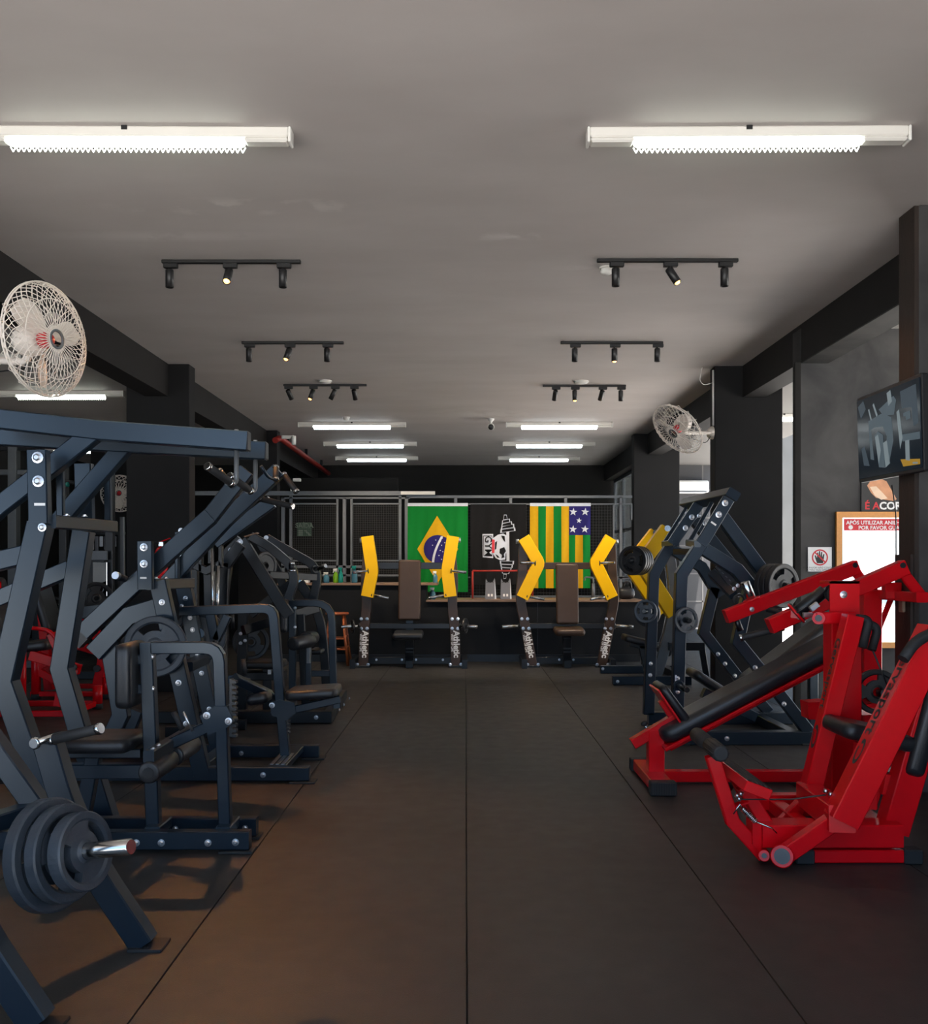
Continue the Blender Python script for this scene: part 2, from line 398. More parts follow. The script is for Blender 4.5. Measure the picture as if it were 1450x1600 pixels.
# ================================================================== LAMPS ON THE CEILING
def tube_lamp(x0, x1, Y, label, group, cold=False, tilt=0.0, big=False):
    xc = (x0 + x1)/2; L = x1 - x0; h = .085; z = CEIL - h/2
    t = thing('fluorescent_lamp', label, 'lamp', (xc, Y, CEIL), group)
    obj('housing', MB().box((xc, Y, CEIL - .025), (L, .075, .05), ch=.006), MAT['white_housing'], t)
    for s in (-1, 1):
        obj('end_cap', MB().box((xc + s*(L/2 + .006), Y, CEIL - .038), (.014, .082, .076), ch=.004), MAT['white_plastic'], t)
        m = MB().pad((xc + s*(L/2 - .11), Y, CEIL - .060), (1,0,0), (0,1,0), (0,0,1), (.215), .072, .026, .01, .01, 2, False)
        obj('socket_box', m, MAT['white_housing'], t)
    lx = L - .44; r = .022; m = MB()
    m.lathe((xc - lx/2, Y, CEIL - .068), (1, 0, 0), [(r*.6, 0), (r, .02), (r, lx - .02), (r*.6, lx)], 12)
    d = obj('diffuser', m, MAT['tube_light_cold' if cold else 'tube_light'], t)
    n = int(lx/.026); m = MB()                       # wire coil guard that hangs below the tube
    pts = [(xc - lx/2 + lx*i/(n*2), Y + .018, CEIL - (.082 if i % 2 == 0 else .106)) for i in range(n*2 + 1)]
    for i in range(len(pts) - 1):
        a, b = Vector(pts[i]), Vector(pts[i+1]); m.rod([a, b], .0028, 4, cap=False)
    obj('guard_coil', m, MAT['tube_light_cold' if cold else 'tube_light'], t, kind='stuff')
    obj('clip', MB().bx(xc - .014, xc + .014, Y - .043, Y - .036, CEIL - .02, CEIL), MAT['black_plastic'], t)
    if tilt: t.rotation_euler.z = tilt
    return t
G = 'fluorescent lamps on the ceiling'
tube_lamp(-2.46, -.865, 4.56, 'fluorescent tube lamp on the ceiling nearest the camera on the left', G, tilt=.01)
tube_lamp(.61, 2.16, 4.56, 'fluorescent tube lamp on the ceiling nearest the camera on the right', G, tilt=-.012)
rows = (('front', 13.97, (-2.505, -.906), (.626, 2.206)), ('middle', 16.2, (-2.46, -.86), (.67, 2.257)), ('rearmost', 18.4, (-2.56, -.95), (.66, 2.26)))
for nm, Y, a, b in rows:
    tube_lamp(*a, Y, 'fluorescent tube lamp, %s of the three small ones at the back left ceiling' % nm, G, True)
    tube_lamp(*b, Y, 'fluorescent tube lamp, %s of the three small ones at the back right ceiling' % nm, G, True)
tube_lamp(-5.75, -4.22, 11.45, 'fluorescent tube lamp in the left room, right below the big wire fan', G)
tube_lamp(-6.1, -4.52, 9.45, 'fluorescent tube lamp in the left room, seen through the big wire fan', G)
tube_lamp(-8.0 + .25, -6.2, 17.0, 'fluorescent tube lamp far back in the left room at the picture edge', G, True)

def spot_bar(u0, u1, v, heads, label, group, disc=None):
    Y = F*(CEIL - .02 - EYE)/(CY - v); x0 = (u0 - CX)/F*Y; x1 = (u1 - CX)/F*Y; xc = (x0 + x1)/2
    t = thing('track_light', label, 'track light', (xc, Y, CEIL), group)
    obj('rail', MB().box((xc, Y, CEIL - .012), (x1 - x0, .035, .024), ch=.003), MAT['black_plastic'], t)
    for (u, aim, lit) in heads:
        x = (u - CX)/F*Y; top = Vector((x, Y, CEIL - .024)); aim = nrm(aim)
        adp = obj('adapter', MB().box((x + .008, Y, CEIL - .040), (.10, .034, .034), ch=.004), MAT['black_plastic'], t)
        obj('stem', MB().cyl(top - Vector((0, 0, .03)), top - Vector((0, 0, .062)), .008, 8), MAT['black_plastic'], adp)
        c0 = top - Vector((0, 0, .055)) - aim*.012; c1 = c0 + aim*.125; r = .0285
        hd = obj('lamp_head', MB().lathe(c0, aim, [(r*.9, 0), (r, .006), (r, .125), (r*.86, .125), (r*.84, .108)], 16), MAT['black_plastic'], t)
        b0 = c0 + aim*.098
        if lit > 0:
            obj('bulb', MB().lathe(b0, aim, [(r*.80, 0), (r*.80, .020), (r*.55, .032), (.001, .037)], 14), MAT['bulb_warm'], hd)
            ld = bpy.data.lights.new('spot_glow', 'SPOT'); ld.energy = lit; ld.color = (1.0, .41, .13) if aim.y <= 0 else (1.0, .82, .62); ld.spot_size = math.radians(88); ld.spot_blend = .55; ld.shadow_soft_size = .016
            lo = bpy.data.objects.new('spot_glow', ld); COL.objects.link(lo); lo.parent = t
            lo.location = c0 + aim*.150 - t.location; lo.rotation_euler = aim.to_track_quat('-Z', 'Y').to_euler()
        else:
            obj('bulb', MB().lathe(b0, aim, [(r*.80, 0), (r*.75, .010), (.001, .014)], 14), MAT['bulb_dim'], hd)
    return t
D = (0, 0, -1); G = 'black track lights on the ceiling'
spot_bar(253, 470, 411, [(265, D, 0), (358, (-.02, -.72, -1), 215), (442, D, 0)], 'black track light nearest the camera on the left, its middle spot glaring orange', G)
spot_bar(933, 1153, 409, [(962, D, 0), (1046, (.45, -.25, -.85), 25), (1132, D, 0)], 'black track light nearest the camera on the right, middle spot tilted and lit', G)
spot_bar(378, 537, 537, [(389, D, 0), (452, (-.25, -.4, -1), 30), (511, D, 0)], 'black track light in the middle row, left, with one glowing spot', G)
spot_bar(876, 1036, 537, [(898, D, 0), (960, (0, 0, -1), 10), (1027, D, 0)], 'black track light in the middle row, right, with three upright spots', G)
spot_bar(443, 573, 603, [(450, (.35, .75, -1), 160), (489, (-.3, -.3, -1), 25), (523, (-.5, 0, -1), 0), (553, (.1, .75, -1), 110)], 'black track light with four spots in the far row, left', G)
spot_bar(848, 978, 604, [(868, (-.1, .75, -1), 110), (898, (0, -.1, -1), 15), (941, (-.2, .75, -1), 160), (970, D, 0)], 'black track light with four spots in the far row, right', G)

def puck(u, v, label, r=.055, h=.045, g=None):
    Y = F*(CEIL - EYE - h/2)/(CY - v); x = (u - CX)/F*Y
    t = thing('smoke_detector', label, 'detector', (x, Y, CEIL), 'ceiling detectors')
    obj('base', MB().lathe((x, Y, CEIL), (0, 0, -1), [(r, 0), (r, .014)], 18), MAT['white_plastic'], t)
    obj('dome', MB().lathe((x, Y, CEIL - .014), (0, 0, -1), [(r*.86, 0), (r*.82, h*.6), (r*.5, h*.9), (.001, h*.95)], 18), MAT['white_plastic'], t)
puck(948, 422, 'white round smoke detector beside the near right track light')
puck(541, 654, 'white round smoke detector above the back left fluorescent lamps')
puck(508, 596, 'flat white ceiling disc on the far left four-spot track light', .08, .02)
puck(908, 597, 'flat white ceiling disc on the far right four-spot track light', .09, .02)
Y = 13.6; c = at(767, 662, Y)
t = thing('security_camera', 'white bullet security camera on the ceiling in the middle', 'camera', (c.x, Y, CEIL))
obj('mount', MB().lathe((c.x, Y, CEIL), (0, 0, -1), [(.05, 0), (.05, .02), (.02, .05), (.018, .09)], 14), MAT['white_plastic'], t)
bd = obj('body', MB().lathe((c.x, Y + .06, CEIL - .105), (0, -1, -.25), [(.035, 0), (.05, .02), (.05, .12), (.045, .14)], 16), MAT['white_plastic'], t)
obj('lens', MB().lathe(Vector((c.x, Y + .06, CEIL - .105)) + nrm((0, -1, -.25))*.141, (0, -1, -.25), [(.043, 0), (.03, .01), (.001, .012)], 14), MAT['black_plastic'], bd)
Y = 14.55
t = thing('wall_camera', 'small white spot camera on the column beside the red pipe', 'camera', at(452, 688, Y))
obj('bracket', MB().box(at(447, 683, Y), (.14, .05, .05), ch=.006), MAT['white_plastic'], t)
obj('body', MB().cyl(at(459, 681, Y), at(459, 695, Y), .035, 14, bev=.006), MAT['white_plastic'], t)
obj('arm', MB().cyl(at(447, 683, Y), at(459, 681, Y), .012, 8), MAT['white_plastic'], t)
t = thing('wall_camera', 'tiny white camera on top of the grid partition post at left', 'camera', at(460, 760, 14.3))
obj('body', MB().box(at(464, 750, 14.3), (.12, .07, .05), ch=.008), MAT['white_plastic'], t)
obj('arm', MB().cyl(at(455, 752, 14.3), at(455, 770, 14.3), .012, 8), MAT['white_plastic'], t)

# red sprinkler pipe under the left ceiling edge
m = MB(); m.rod(fillet([at(430, 688, 14.5), at(437, 684, 14.72), (-2.93, 19.9, 3.31)], .12), .048, 12)
t = thing('sprinkler_pipe', 'dark red sprinkler pipe running along the left ceiling edge', 'pipe', (-2.95, 17, 3.26)); obj('pipe', m, MAT['pipe_red'], t)
for y in (15.4, 17.2, 19.0): obj('hanger', MB().bx(-2.975, -2.925, y, y + .03, 3.36, CEIL), MAT['black_steel'], t)

# ================================================================== WIRE FANS
def fan(c, ax, R, wall, label, group, nw=46, detail=True, roll=0.3, wr=.0022):
    """c: centre of the rotor, ax: direction it blows, wall: fixing point on the column"""
    c = P(c); ax = nrm(ax); x = perp(ax).cross(ax).normalized(); y = ax.cross(x); wall = P(wall)
    t = thing('wall_fan', label, 'fan', wall, group)
    def pol(r, a, z): return c + (x*math.cos(a) + y*math.sin(a))*r + ax*z
    d = R*.36
    m = MB(); mr = MB()
    for k in range(nw):                                   # crossing spiral wires of the front guard
        a = 2*math.pi*k/nw
        for s in (1, -1):
            pts = [pol(R*q, a + s*tw, z) for q, tw, z in ((.17, 0, d*.62), (.45, .12, d*.62), (.72, .30, d*.54), (.90, .52, d*.32), (1.0, .75, 0), (.96, .92, -d*.22))]
            m.rod(pts, wr, 4, cap=False)
    for k in range(nw//2):                                # straight spokes of the rear guard
        a = 2*math.pi*k/(nw//2)
        mr.rod([pol(R*q, a + tw, z) for q, tw, z in ((.20, 0, -d*.85), (.70, .1, -d*.80), (.93, .15, -d*.5), (1.0, .2, 0))], wr, 4, cap=False)
    def ring(r, z, rr, mm):
        pts = [pol(r, 2*math.pi*i/40, z) for i in range(41)]; mm.rod(pts, rr, 5, cap=False)
    ring(R*.17, d*.62, wr*1.8, m); ring(R*.70, d*.55, wr*1.3, m); ring(R*1.0, .006, wr*1.7, m); ring(R*1.0, -.012, wr*1.7, mr); ring(R*.20, -d*.85, wr*2, mr); ring(R*.72, -d*.78, wr*1.3, mr)
    obj('front_guard', m, MAT['fan_cream'], t, kind='stuff'); obj('rear_guard', mr, MAT['fan_cream'], t, kind='stuff')
    m = MB(); m.lathe(c, ax, [(R*.175, d*.60), (R*.175, d*.68), (R*.13, d*.68), (R*.13, d*.60), (R*.175, d*.60)], 24, cap=False); obj('badge_ring', m, MAT['grey_steel'], t)
    obj('spinner', MB().lathe(c, ax, [(R*.16, -d*.2), (R*.15, d*.12), (R*.10, d*.30), (.002, d*.36)], 20), MAT['fan_red'], t)
    for k in range(3):
        a0 = roll + k*2*math.pi/3; m = MB(); vs = []; ns = 6
        for i in range(ns + 1):
            q = i/ns; r = R*(.12 + .72*q); w = .16 + .34*math.sin(math.pi*min(1, q*.8 + .15))
            for j in range(4):
                s = j/3 - .5; a = a0 + s*w*1.6 + .15*q
                vs.append(pol(r, a, -s*R*.22*(1 - .4*q)))
        fs = [(i*4 + j, i*4 + j + 1, (i+1)*4 + j + 1, (i+1)*4 + j) for i in range(ns) for j in range(3)]
        n0 = len(vs); back = [Vector(v) - ax*.004 for v in vs]
        m.add(vs + back, fs + [tuple(n0 + q for q in reversed(f)) for f in fs], True); obj('blade', m, MAT['fan_cream'], t)
    mo = obj('motor', MB().lathe(c - ax*d*.3, -ax, [(R*.18, 0), (R*.27, d*.15), (R*.29, d*.9), (R*.20, d*1.35), (R*.05, d*1.5)], 22), MAT['fan_cream'], t)
    mc = c - ax*d*1.2 - Vector((0, 0, R*.26))
    elbow = Vector((mc.x, mc.y, mc.z - R*.12)); wdir = nrm((wall.x - elbow.x, wall.y - elbow.y, 0))
    obj('arm', MB().rod(fillet([c - ax*d*1.0 - Vector((0, 0, R*.15)), elbow, wall - wdir*.02], .06), R*.065, 10), MAT['fan_cream'], t)
    obj('wall_plate', MB().lathe(wall, -wdir, [(R*.24, 0), (R*.24, R*.05), (R*.14, R*.22), (R*.1, R*.28)], 18), MAT['fan_cream'], t)
    m = MB().rod(fillet([wall - wdir*.05 + Vector((0, 0, -.04)), wall - wdir*.16 + Vector((0, 0, -.13)), elbow + Vector((0, 0, -.03)), mc], .08), .004, 6); obj('cord', m, MAT['black_plastic'], t)
    return t
G = 'cream wire wall fans'
fan(at(72, 531, 4.75), (.95, -.30, -.02), .288, (-2.955, 5.10, 2.50), 'large cream wire wall fan with red hub at the upper left', G, 40)
c = at(1058, 671, 9.55)
fan(c, (-.68, -.35, -.65), .30, (2.69, 10.08, 2.79), 'cream wire wall fan on the right column, tilted towards the floor', G, 30, wr=.0024)
fan(at(187, 771, 15.0), (.15, -1, 0), .295, (-5.6, 15.35, 2.38), 'small distant wire fan half hidden by the left column', G, 22, wr=.0045)
struct('column_left', MB().bx(-6.2, -5.3, 15.35, 15.55, 0, CEIL), MAT['column_paint'])
# thin white cable and conduit on the right column
m = MB().rod(fillet([at(1097, 574, 9.9), at(1093, 595, 9.9), at(1100, 602, 9.9), at(1113, 598, 9.95)], .05), .004, 6)
solo('ceiling_cable', m, MAT['white_plastic'], 'thin loose white cable dropping from the ceiling beside the right column', 'cable')
m = MB().cyl((2.680, 10.03, 2.86), (2.680, 10.03, 3.46), .011, 8)
solo('conduit', m, MAT['white_plastic'], 'thin pale conduit above the right wall fan', 'conduit')

# ================================================================== TV, MIRROR, SIGNS ON THE RIGHT
def screen_mat():
    m = material('tv_picture', (.006, .006, .008), .12, 0, .15)
    nt = m.node_tree; b = nt.nodes['Principled BSDF']; b.inputs['Emission Strength'].default_value = .55
    b.inputs['Emission Color'].default_value = (.012, .020, .028, 1); return m
screen_mat()
material('tv_grey', (.03, .04, .05), .3, 0, .15, emit=(.10, .145, .175), estr=.5)
material('tv_light', (.08, .10, .11), .3, 0, .15, emit=(.26, .33, .36), estr=.5)
material('tv_dim', (.015, .02, .025), .3, 0, .15, emit=(.035, .052, .068), estr=.9)
material('tv_amber', (.1, .06, .01), .2, emit=(.45, .25, .02), estr=.6)
TL, TR, BR, BL = at(1334, 625, 6.26), at(1436, 584, 5.34), at(1447, 735, 5.28), at(1346, 753, 6.20)
ax_ = ((TR - TL) + (BR - BL)).normalized(); ay_ = ((TL - BL) + (TR - BR)); ay_ = (ay_ - ax_*ay_.dot(ax_)).normalized(); az_ = ax_.cross(ay_)
tc_ = (TL + TR + BR + BL)/4; TW = ((TR - TL).length + (BR - BL).length)/2; TH = ((TL - BL).length + (TR - BR).length)/2
tv = thing('television', 'flat television on the right post showing a picture of gym equipment', 'television', tc_)
obj('casing', MB().pad(tc_ - az_*.022, ax_, ay_, az_, TW, TH, .04, .012, .006, 2, False), MAT['black_plastic'], tv)
scr = obj('screen', MB().pad(tc_ + az_*.001, ax_, ay_, az_, TW - .03, TH - .045, .006, .004, .001, 1, False), MAT['tv_picture'], tv)
def tvp(poly, mat, lift=.0045):
    pts = [tc_ + ax_*((x - .5)*(TW - .03)) + ay_*((.5 - y)*(TH - .045)) + az_*lift for x, y in poly]
    obj('picture_shape', MB().prism(pts, az_*.0004), MAT[mat], scr)
tvp([(.02,.08),(.12,.02),(.16,.14),(.07,.24)], 'tv_dim'); tvp([(.20,.30),(.42,.26),(.58,.34),(.60,.62),(.53,.86),(.46,.88),(.50,.55),(.44,.42),(.30,.40),(.24,.42),(.28,.80),(.22,.78)], 'tv_grey')
tvp([(.30,.50),(.36,.46),(.44,.52),(.46,.92),(.36,.90)], 'tv_grey', .0052); tvp([(.31,.52),(.36,.50),(.40,.70),(.36,.86)], 'tv_light', .006)
tvp([(.44,.62),(.50,.60),(.54,.88),(.47,.92)], 'tv_light', .006); tvp([(.38,.20),(.62,.10),(.66,.16),(.62,.32),(.46,.30)], 'tv_grey')
tvp([(.52,.04),(.58,.02),(.60,.16),(.54,.20)], 'tv_light', .006); tvp([(.66,.30),(.70,.28),(.74,.62),(.70,.74)], 'tv_light'); tvp([(.76,.34),(.86,.33),(.86,.42),(.80,.43),(.79,.38),(.76,.38)], 'tv_grey')
tvp([(.74,.58),(.99,.60),(.99,.68),(.74,.66)], 'tv_grey', .0052); tvp([(.78,.66),(.84,.66),(.84,.90),(.78,.88)], 'tv_light', .006); tvp([(.70,.86),(.98,.90),(.98,.96),(.74,.95)], 'tv_amber')
tvp([(.06,.62),(.12,.60),(.20,.86),(.10,.84)], 'tv_dim'); tvp([(.72,.08),(.95,.06),(.97,.50),(.90,.52),(.88,.30),(.74,.28)], 'tv_dim', .004)
tvp([(.28,.12),(.30,.10),(.36,.26),(.34,.28)], 'tv_light'); tvp([(.20,.16),(.22,.15),(.26,.30),(.24,.30)], 'tv_light'); tvp([(.88,.92),(.95,.93),(.95,.95),(.88,.94)], 'tv_light', .006)
bk = (BR + TR)/2
obj('bracket_arm', MB().bar([tc_ + ax_*.30 - az_*.05, (2.64, 5.62, tc_.z)], .05, .04, side=(0, 0, 1)), MAT['black_steel'], tv)
obj('bracket_plate', MB().box((2.658, 5.62, tc_.z), (.024, .16, .26), ch=.004), MAT['black_steel'], tv)
m = MB().rod(fillet([BL + ax_*.45*TW + Vector((.03, .02, -.05)), at(1400, 800, 6.3), at(1400, 870, 6.3), at(1403, 960, 5.9), at(1410, 945, 5.8)], .1), .004, 6)
solo('television_cable', m, MAT['black_plastic'], 'thin black cable hanging below the television', 'cable')

Yw = 8.255
def wq(u0, u1, v0, v1, y0, y1):
    a, b = at(u0, v0, Yw), at(u1, v1, Yw); return MB().bx(a.x, b.x, y0, y1, a.z, b.z)
t = thing('mirror', 'wall mirror in an orange wooden frame behind the red machines', 'mirror', at(1360, 1005, Yw))
u0, u1, v0, v1, fw = 1305, 1440, 800, 1012, 9
obj('glass', wq(u0 + fw, u1 - fw, v0 + fw, v1 - fw, Yw - .012, Yw - .001), MAT['mirror'], t)
for a in ((u0, u1, v0, v0 + fw), (u0, u1, v1 - fw, v1)): obj('frame_rail', wq(*a, Yw - .035, Yw), MAT['frame_wood'], t)
for a in ((u0, u0 + fw, v0 + fw, v1 - fw), (u1 - fw, u1, v0 + fw, v1 - fw)): obj('frame_stile', wq(*a, Yw - .035, Yw), MAT['frame_wood'], t)
hd = obj('notice_strip', wq(1318, 1431, 811, 829, Yw - .016, Yw - .012), MAT['red_print'], t)
E = (1, 0, 0); U = (0, 0, 1)
def wtext(txt, size, u, v, y, parent, mat, align='CENTER', bold=0.0):
    p = at(u, v, Yw); p.y = y; return obj('lettering', text_mb(txt, size, p, E, U, .0004, align, bold=bold), MAT[mat], parent)
wtext('APÓS UTILIZAR ANILHAS E HALTERES', .047, 1321, 817, Yw - .0165, hd, 'white_print', 'LEFT', .001)
wtext('POR FAVOR GUARDAR', .047, 1340, 825, Yw - .0165, hd, 'white_print', 'LEFT', .001)
obj('pictogram', MB().lathe(Vector((at(1328, 824, Yw).x, Yw - .0162, at(0, 824, Yw).z)), (0, -1, 0), [(.020, 0), (.020, .0006)], 14), MAT['white_print'], hd)

t = thing('wall_poster', 'dark poster with a hand and the words É A CORA above the mirror', 'poster', at(1372, 798, Yw))
po = obj('sheet', wq(1345, 1425, 742, 799, Yw - .012, Yw), MAT['black_print'], t)
wtext('É A', .092, 1350, 791, Yw - .0125, po, 'red_print', 'LEFT', .002); wtext('CORAGEM', .092, 1373, 791, Yw - .0125, po, 'white_print', 'LEFT', .003)
material('poster_skin', (.62, .30, .16), .6, 0, .3, .4, 14); material('poster_light', (.85, .62, .45), .6, 0, .3, .2, 14)
def wpoly(pts, y, mat, parent, name='print'):
    o = [Vector((at(u, v, Yw).x, y, at(u, v, Yw).z)) for u, v in pts]; return obj(name, MB().prism(list(reversed(o)), (0, -.0006, 0)), MAT[mat], parent)
wpoly([(1354, 759), (1360, 750), (1372, 747), (1384, 752), (1392, 766), (1400, 780), (1396, 783), (1382, 781), (1368, 778), (1360, 770)], Yw - .0122, 'poster_skin', po)
wpoly([(1358, 761), (1368, 760), (1378, 770), (1386, 779), (1376, 781), (1366, 775)], Yw - .0130, 'poster_light', po)

t = thing('wall_sign', 'white no-touching sign with a crossed-out black hand', 'sign', at(1280, 893, Yw))
sg = obj('plate', wq(1262, 1299, 855, 893, Yw - .008, Yw), MAT['white_print'], t)
cc = at(1280.5, 871, Yw)
def ring_poly(r0, r1, y, mat):
    m = MB(); n = 36; vs = []
    for i in range(n):
        a = 2*math.pi*i/n
        for r in (r0, r1): vs.append((cc.x + r*math.cos(a), y, cc.z + r*math.sin(a)))
    m.add(vs, [(2*i, 2*i+1, (2*i+3) % (2*n), (2*i+2) % (2*n)) for i in range(n)]); return obj('ring', m, MAT[mat], sg)
hs = [(1276, 880), (1273.5, 873), (1272.3, 868), (1274, 867.5), (1275.8, 872), (1276.3, 863.5), (1278, 863.3), (1278.4, 870), (1279.3, 861), (1281, 861), (1281.3, 870), (1282.6, 862), (1284.3, 862.4), (1284, 871), (1286, 865.5), (1287.6, 866), (1286.6, 873), (1285.3, 880)]
wpoly(hs, Yw - .0084, 'black_print', sg, 'hand_print')
wpoly([(1271.3, 863.2), (1272.8, 861.7), (1290.7, 878.8), (1289.2, 880.3)], Yw - .0094, 'red_print', sg, 'slash')
ring_poly(.060, .072, Yw - .0096, 'red_print')
wtext('POR FAVOR NÃO COLOQUE', .0225, 1280.5, 887.2, Yw - .0084, sg, 'black_print'); wtext('A MÃO NOS ESPELHOS', .0225, 1280.5, 890.6, Yw - .0084, sg, 'black_print')
# handle box on the wooden post
t = thing('wooden_handle', 'small pale wooden handle block on the dark post by the mirror', 'handle', (2.645, 5.62, 1.07))
obj('block', MB().box((2.645, 5.62, 1.135), (.02, .06, .13), ch=.006), MAT['counter_wood'], t)
obj('screw', MB().cyl((2.632, 5.62, 1.15), (2.636, 5.62, 1.15), .008, 8), MAT['black_plastic'], t)

# room beyond the right columns
t = thing('air_conditioner', 'white split air conditioner high on the far right wall', 'air conditioner', (4.8, 19.9, 2.86))
obj('body', MB().box((4.72, 19.88, 3.02), (.95, .22, .27), ch=.03), MAT['white_plastic'], t)
obj('louver', MB().bx(4.30, 5.14, 19.755, 19.77, 2.90, 2.925), MAT['grey_steel'], t)
tube_lamp(3.75, 5.3, 13.2, 'fluorescent tube lamp seen under the right wall fan', 'fluorescent lamps on the ceiling')
# ================================================================== GYM MACHINES: helpers
def pp(p): return P(p) if isinstance(p, Vector) else at(*p)
_bolt = {}
def bolt_mesh(r):
    if r not in _bolt:
        m = MB(); m.lathe((0, 0, 0), (0, -1, 0), [(r*1.35, 0), (r*1.35, r*.18), (r*.95, r*.22)], 12, False)
        m.lathe((0, 0, 0), (0, -1, 0), [(r*.86, r*.2), (r*.86, r*.75), (r*.55, r*.95)], 6, False)
        _bolt[r] = m.mesh('bolt', MAT['zinc'])
    return _bolt[r]
class Rig:
    def __init__(s, name, label, cat, loc, group=None, mat='navy_steel'):
        loc = pp(loc); s.t = thing(name, label, cat, (loc.x, loc.y, max(0, loc.z) if loc.z > .05 else 0), group); s.m = mat
    def bar(s, name, pts, w=.06, h=.08, side=(0, 1, 0), mat=None, parent=None, r=0.0, label=None):
        pts = [pp(p) for p in pts]
        if r: pts = fillet(pts, r, 4)
        return obj(name, MB().bar(pts, w, h, side), MAT[mat or s.m], parent or s.t, label)
    def rod(s, name, pts, r, mat=None, parent=None, fil=0.0, n=12, label=None):
        pts = [pp(p) for p in pts]
        if fil: pts = fillet(pts, fil, 5)
        return obj(name, MB().rod(pts, r, n), MAT[mat or s.m], parent or s.t, label)
    def pad(s, name, c, ax, ay, W, H, T, r=.03, e=.018, mat='black_leather', parent=None, label=None):
        ax, ay = nrm(ax), nrm(ay); az = ax.cross(ay)
        return obj(name, MB().pad(pp(c), ax, ay, az, W, H, T, r, e), MAT[mat], parent or s.t, label)
    def plate(s, name, poly, d, mat=None, parent=None):
        return obj(name, MB().prism([pp(p) for p in poly], d), MAT[mat or s.m], parent or s.t)
    def grip(s, p0, p1, r=.017, cap='chrome', parent=None, name='grip'):
        p0, p1 = pp(p0), pp(p1); d = (p1 - p0).normalized()
        g = obj(name, MB().cyl(p0, p1, r, 14, bev=.004), MAT['rubber'], parent or s.t)
        for p, k in ((p0, -1), (p1, 1)):
            obj('end_ring', MB().cyl(p - d*k*.004, p + d*k*.014, r*1.12, 14, bev=.003), MAT[cap], g)
        return g
    def roller(s, p0, p1, r=.05, parent=None, name='roller_pad'):
        p0, p1 = pp(p0), pp(p1); L = (p1 - p0).length; e = r*.25
        o = obj(name, MB().lathe(p0, p1 - p0, [(r*.45, 0), (r*.8, .002), (r*.95, e*.4), (r, e), (r, L - e), (r*.95, L - e*.4), (r*.8, L - .002), (r*.45, L)], 20), MAT['black_leather'], parent or s.t)
        for p, k in ((p0, 1), (p1, -1)):
            d = (p1 - p0).normalized()*k; obj('end_disc', MB().cyl(p - d*.004, p + d*.004, r*.5, 14), MAT['rubber'], o)
        return o
    def bolts(s, pts, r=.013, rot=None, parent=None):
        for p in pts: shared('bolt', bolt_mesh(r), pp(p), parent or s.t, rot)
    def horn(s, p0, p1, r=.025, parent=None, mat='chrome', name='plate_horn'):
        p0, p1 = pp(p0), pp(p1); d = (p1 - p0).normalized()
        h = obj(name, MB().cyl(p0, p1, r, 16, bev=.004), MAT[mat], parent or s.t)
        obj('flange', MB().cyl(p0 - d*.002, p0 + d*.012, r*1.9, 16, bev=.003), MAT[s.m], h); return h
    def feet(s, pts, w=.09, d=.09, h=.012):
        for p in pts:
            p = pp(p); obj('foot_plate', MB().box((p.x, p.y, h/2 + .0005), (w, d, h), ch=.002), MAT['rubber'], s.t)
RX = (0, 0, math.radians(90))     # a bolt that looks towards +X

_plates = {}
def plate_mesh(R, T, mat, slots=3, hub=.30):
    key = (round(R, 3), round(T, 3), mat, slots)
    if key in _plates: return _plates[key]
    N = 48; r0 = .027
    rad = [r0, R*hub*.75, R*hub, R*.52, R*.76, R*.82, R*.96, R]
    th = [T*.5, T*.5, T*.34, T*.30, T*.30, T*.46, T*.5, T*.40]
    vs = []; fs = []
    for s in (1, -1):
        for i, r in enumerate(rad):
            for j in range(N):
                a = 2*math.pi*j/N; vs.append((r*math.cos(a), -s*th[i], r*math.sin(a)))
    K = len(rad)
    def V(s, i, j): return (0 if s > 0 else K*N) + i*N + j % N
    per = N//slots if slots else N; op = int(per*.58)
    def open_(i, j): return slots and i == 3 and (j % N) % per < op
    for j in range(N):
        for i in range(K - 1):
            if open_(i, j): continue
            fs.append((V(1, i, j), V(1, i, j+1), V(1, i+1, j+1), V(1, i+1, j)))
            fs.append((V(-1, i, j), V(-1, i+1, j), V(-1, i+1, j+1), V(-1, i, j+1)))
        fs.append((V(1, 0, j), V(-1, 0, j), V(-1, 0, j+1), V(1, 0, j+1)))
        fs.append((V(1, K-1, j), V(1, K-1, j+1), V(-1, K-1, j+1), V(-1, K-1, j)))
        if open_(3, j):
            fs.append((V(1, 3, j), V(1, 3, j+1), V(-1, 3, j+1), V(-1, 3, j))); fs.append((V(1, 4, j+1), V(1, 4, j), V(-1, 4, j), V(-1, 4, j+1)))
            if not open_(3, j-1): fs.append((V(1, 3, j), V(-1, 3, j), V(-1, 4, j), V(1, 4, j)))
            if not open_(3, j+1): fs.append((V(1, 3, j+1), V(1, 4, j+1), V(-1, 4, j+1), V(-1, 3, j+1)))
    me = bpy.data.meshes.new('weight_plate'); me.from_pydata(vs, [], fs); me.update(); me.materials.append(MAT[mat])
    _plates[key] = me; return me
def weight_plate(c, ax, R, T, label, group, mat='plate_rubber', slots=3, roll=0.0):
    o = bpy.data.objects.new('weight_plate', plate_mesh(R, T, mat, slots)); COL.objects.link(o); o.location = pp(c)
    q = nrm(ax).to_track_quat('-Y', 'Z'); o.rotation_mode = 'QUATERNION'
    from mathutils import Quaternion
    o.rotation_quaternion = q @ Quaternion((0, 1, 0), roll)
    return tag(o, label, 'weight plate', group)

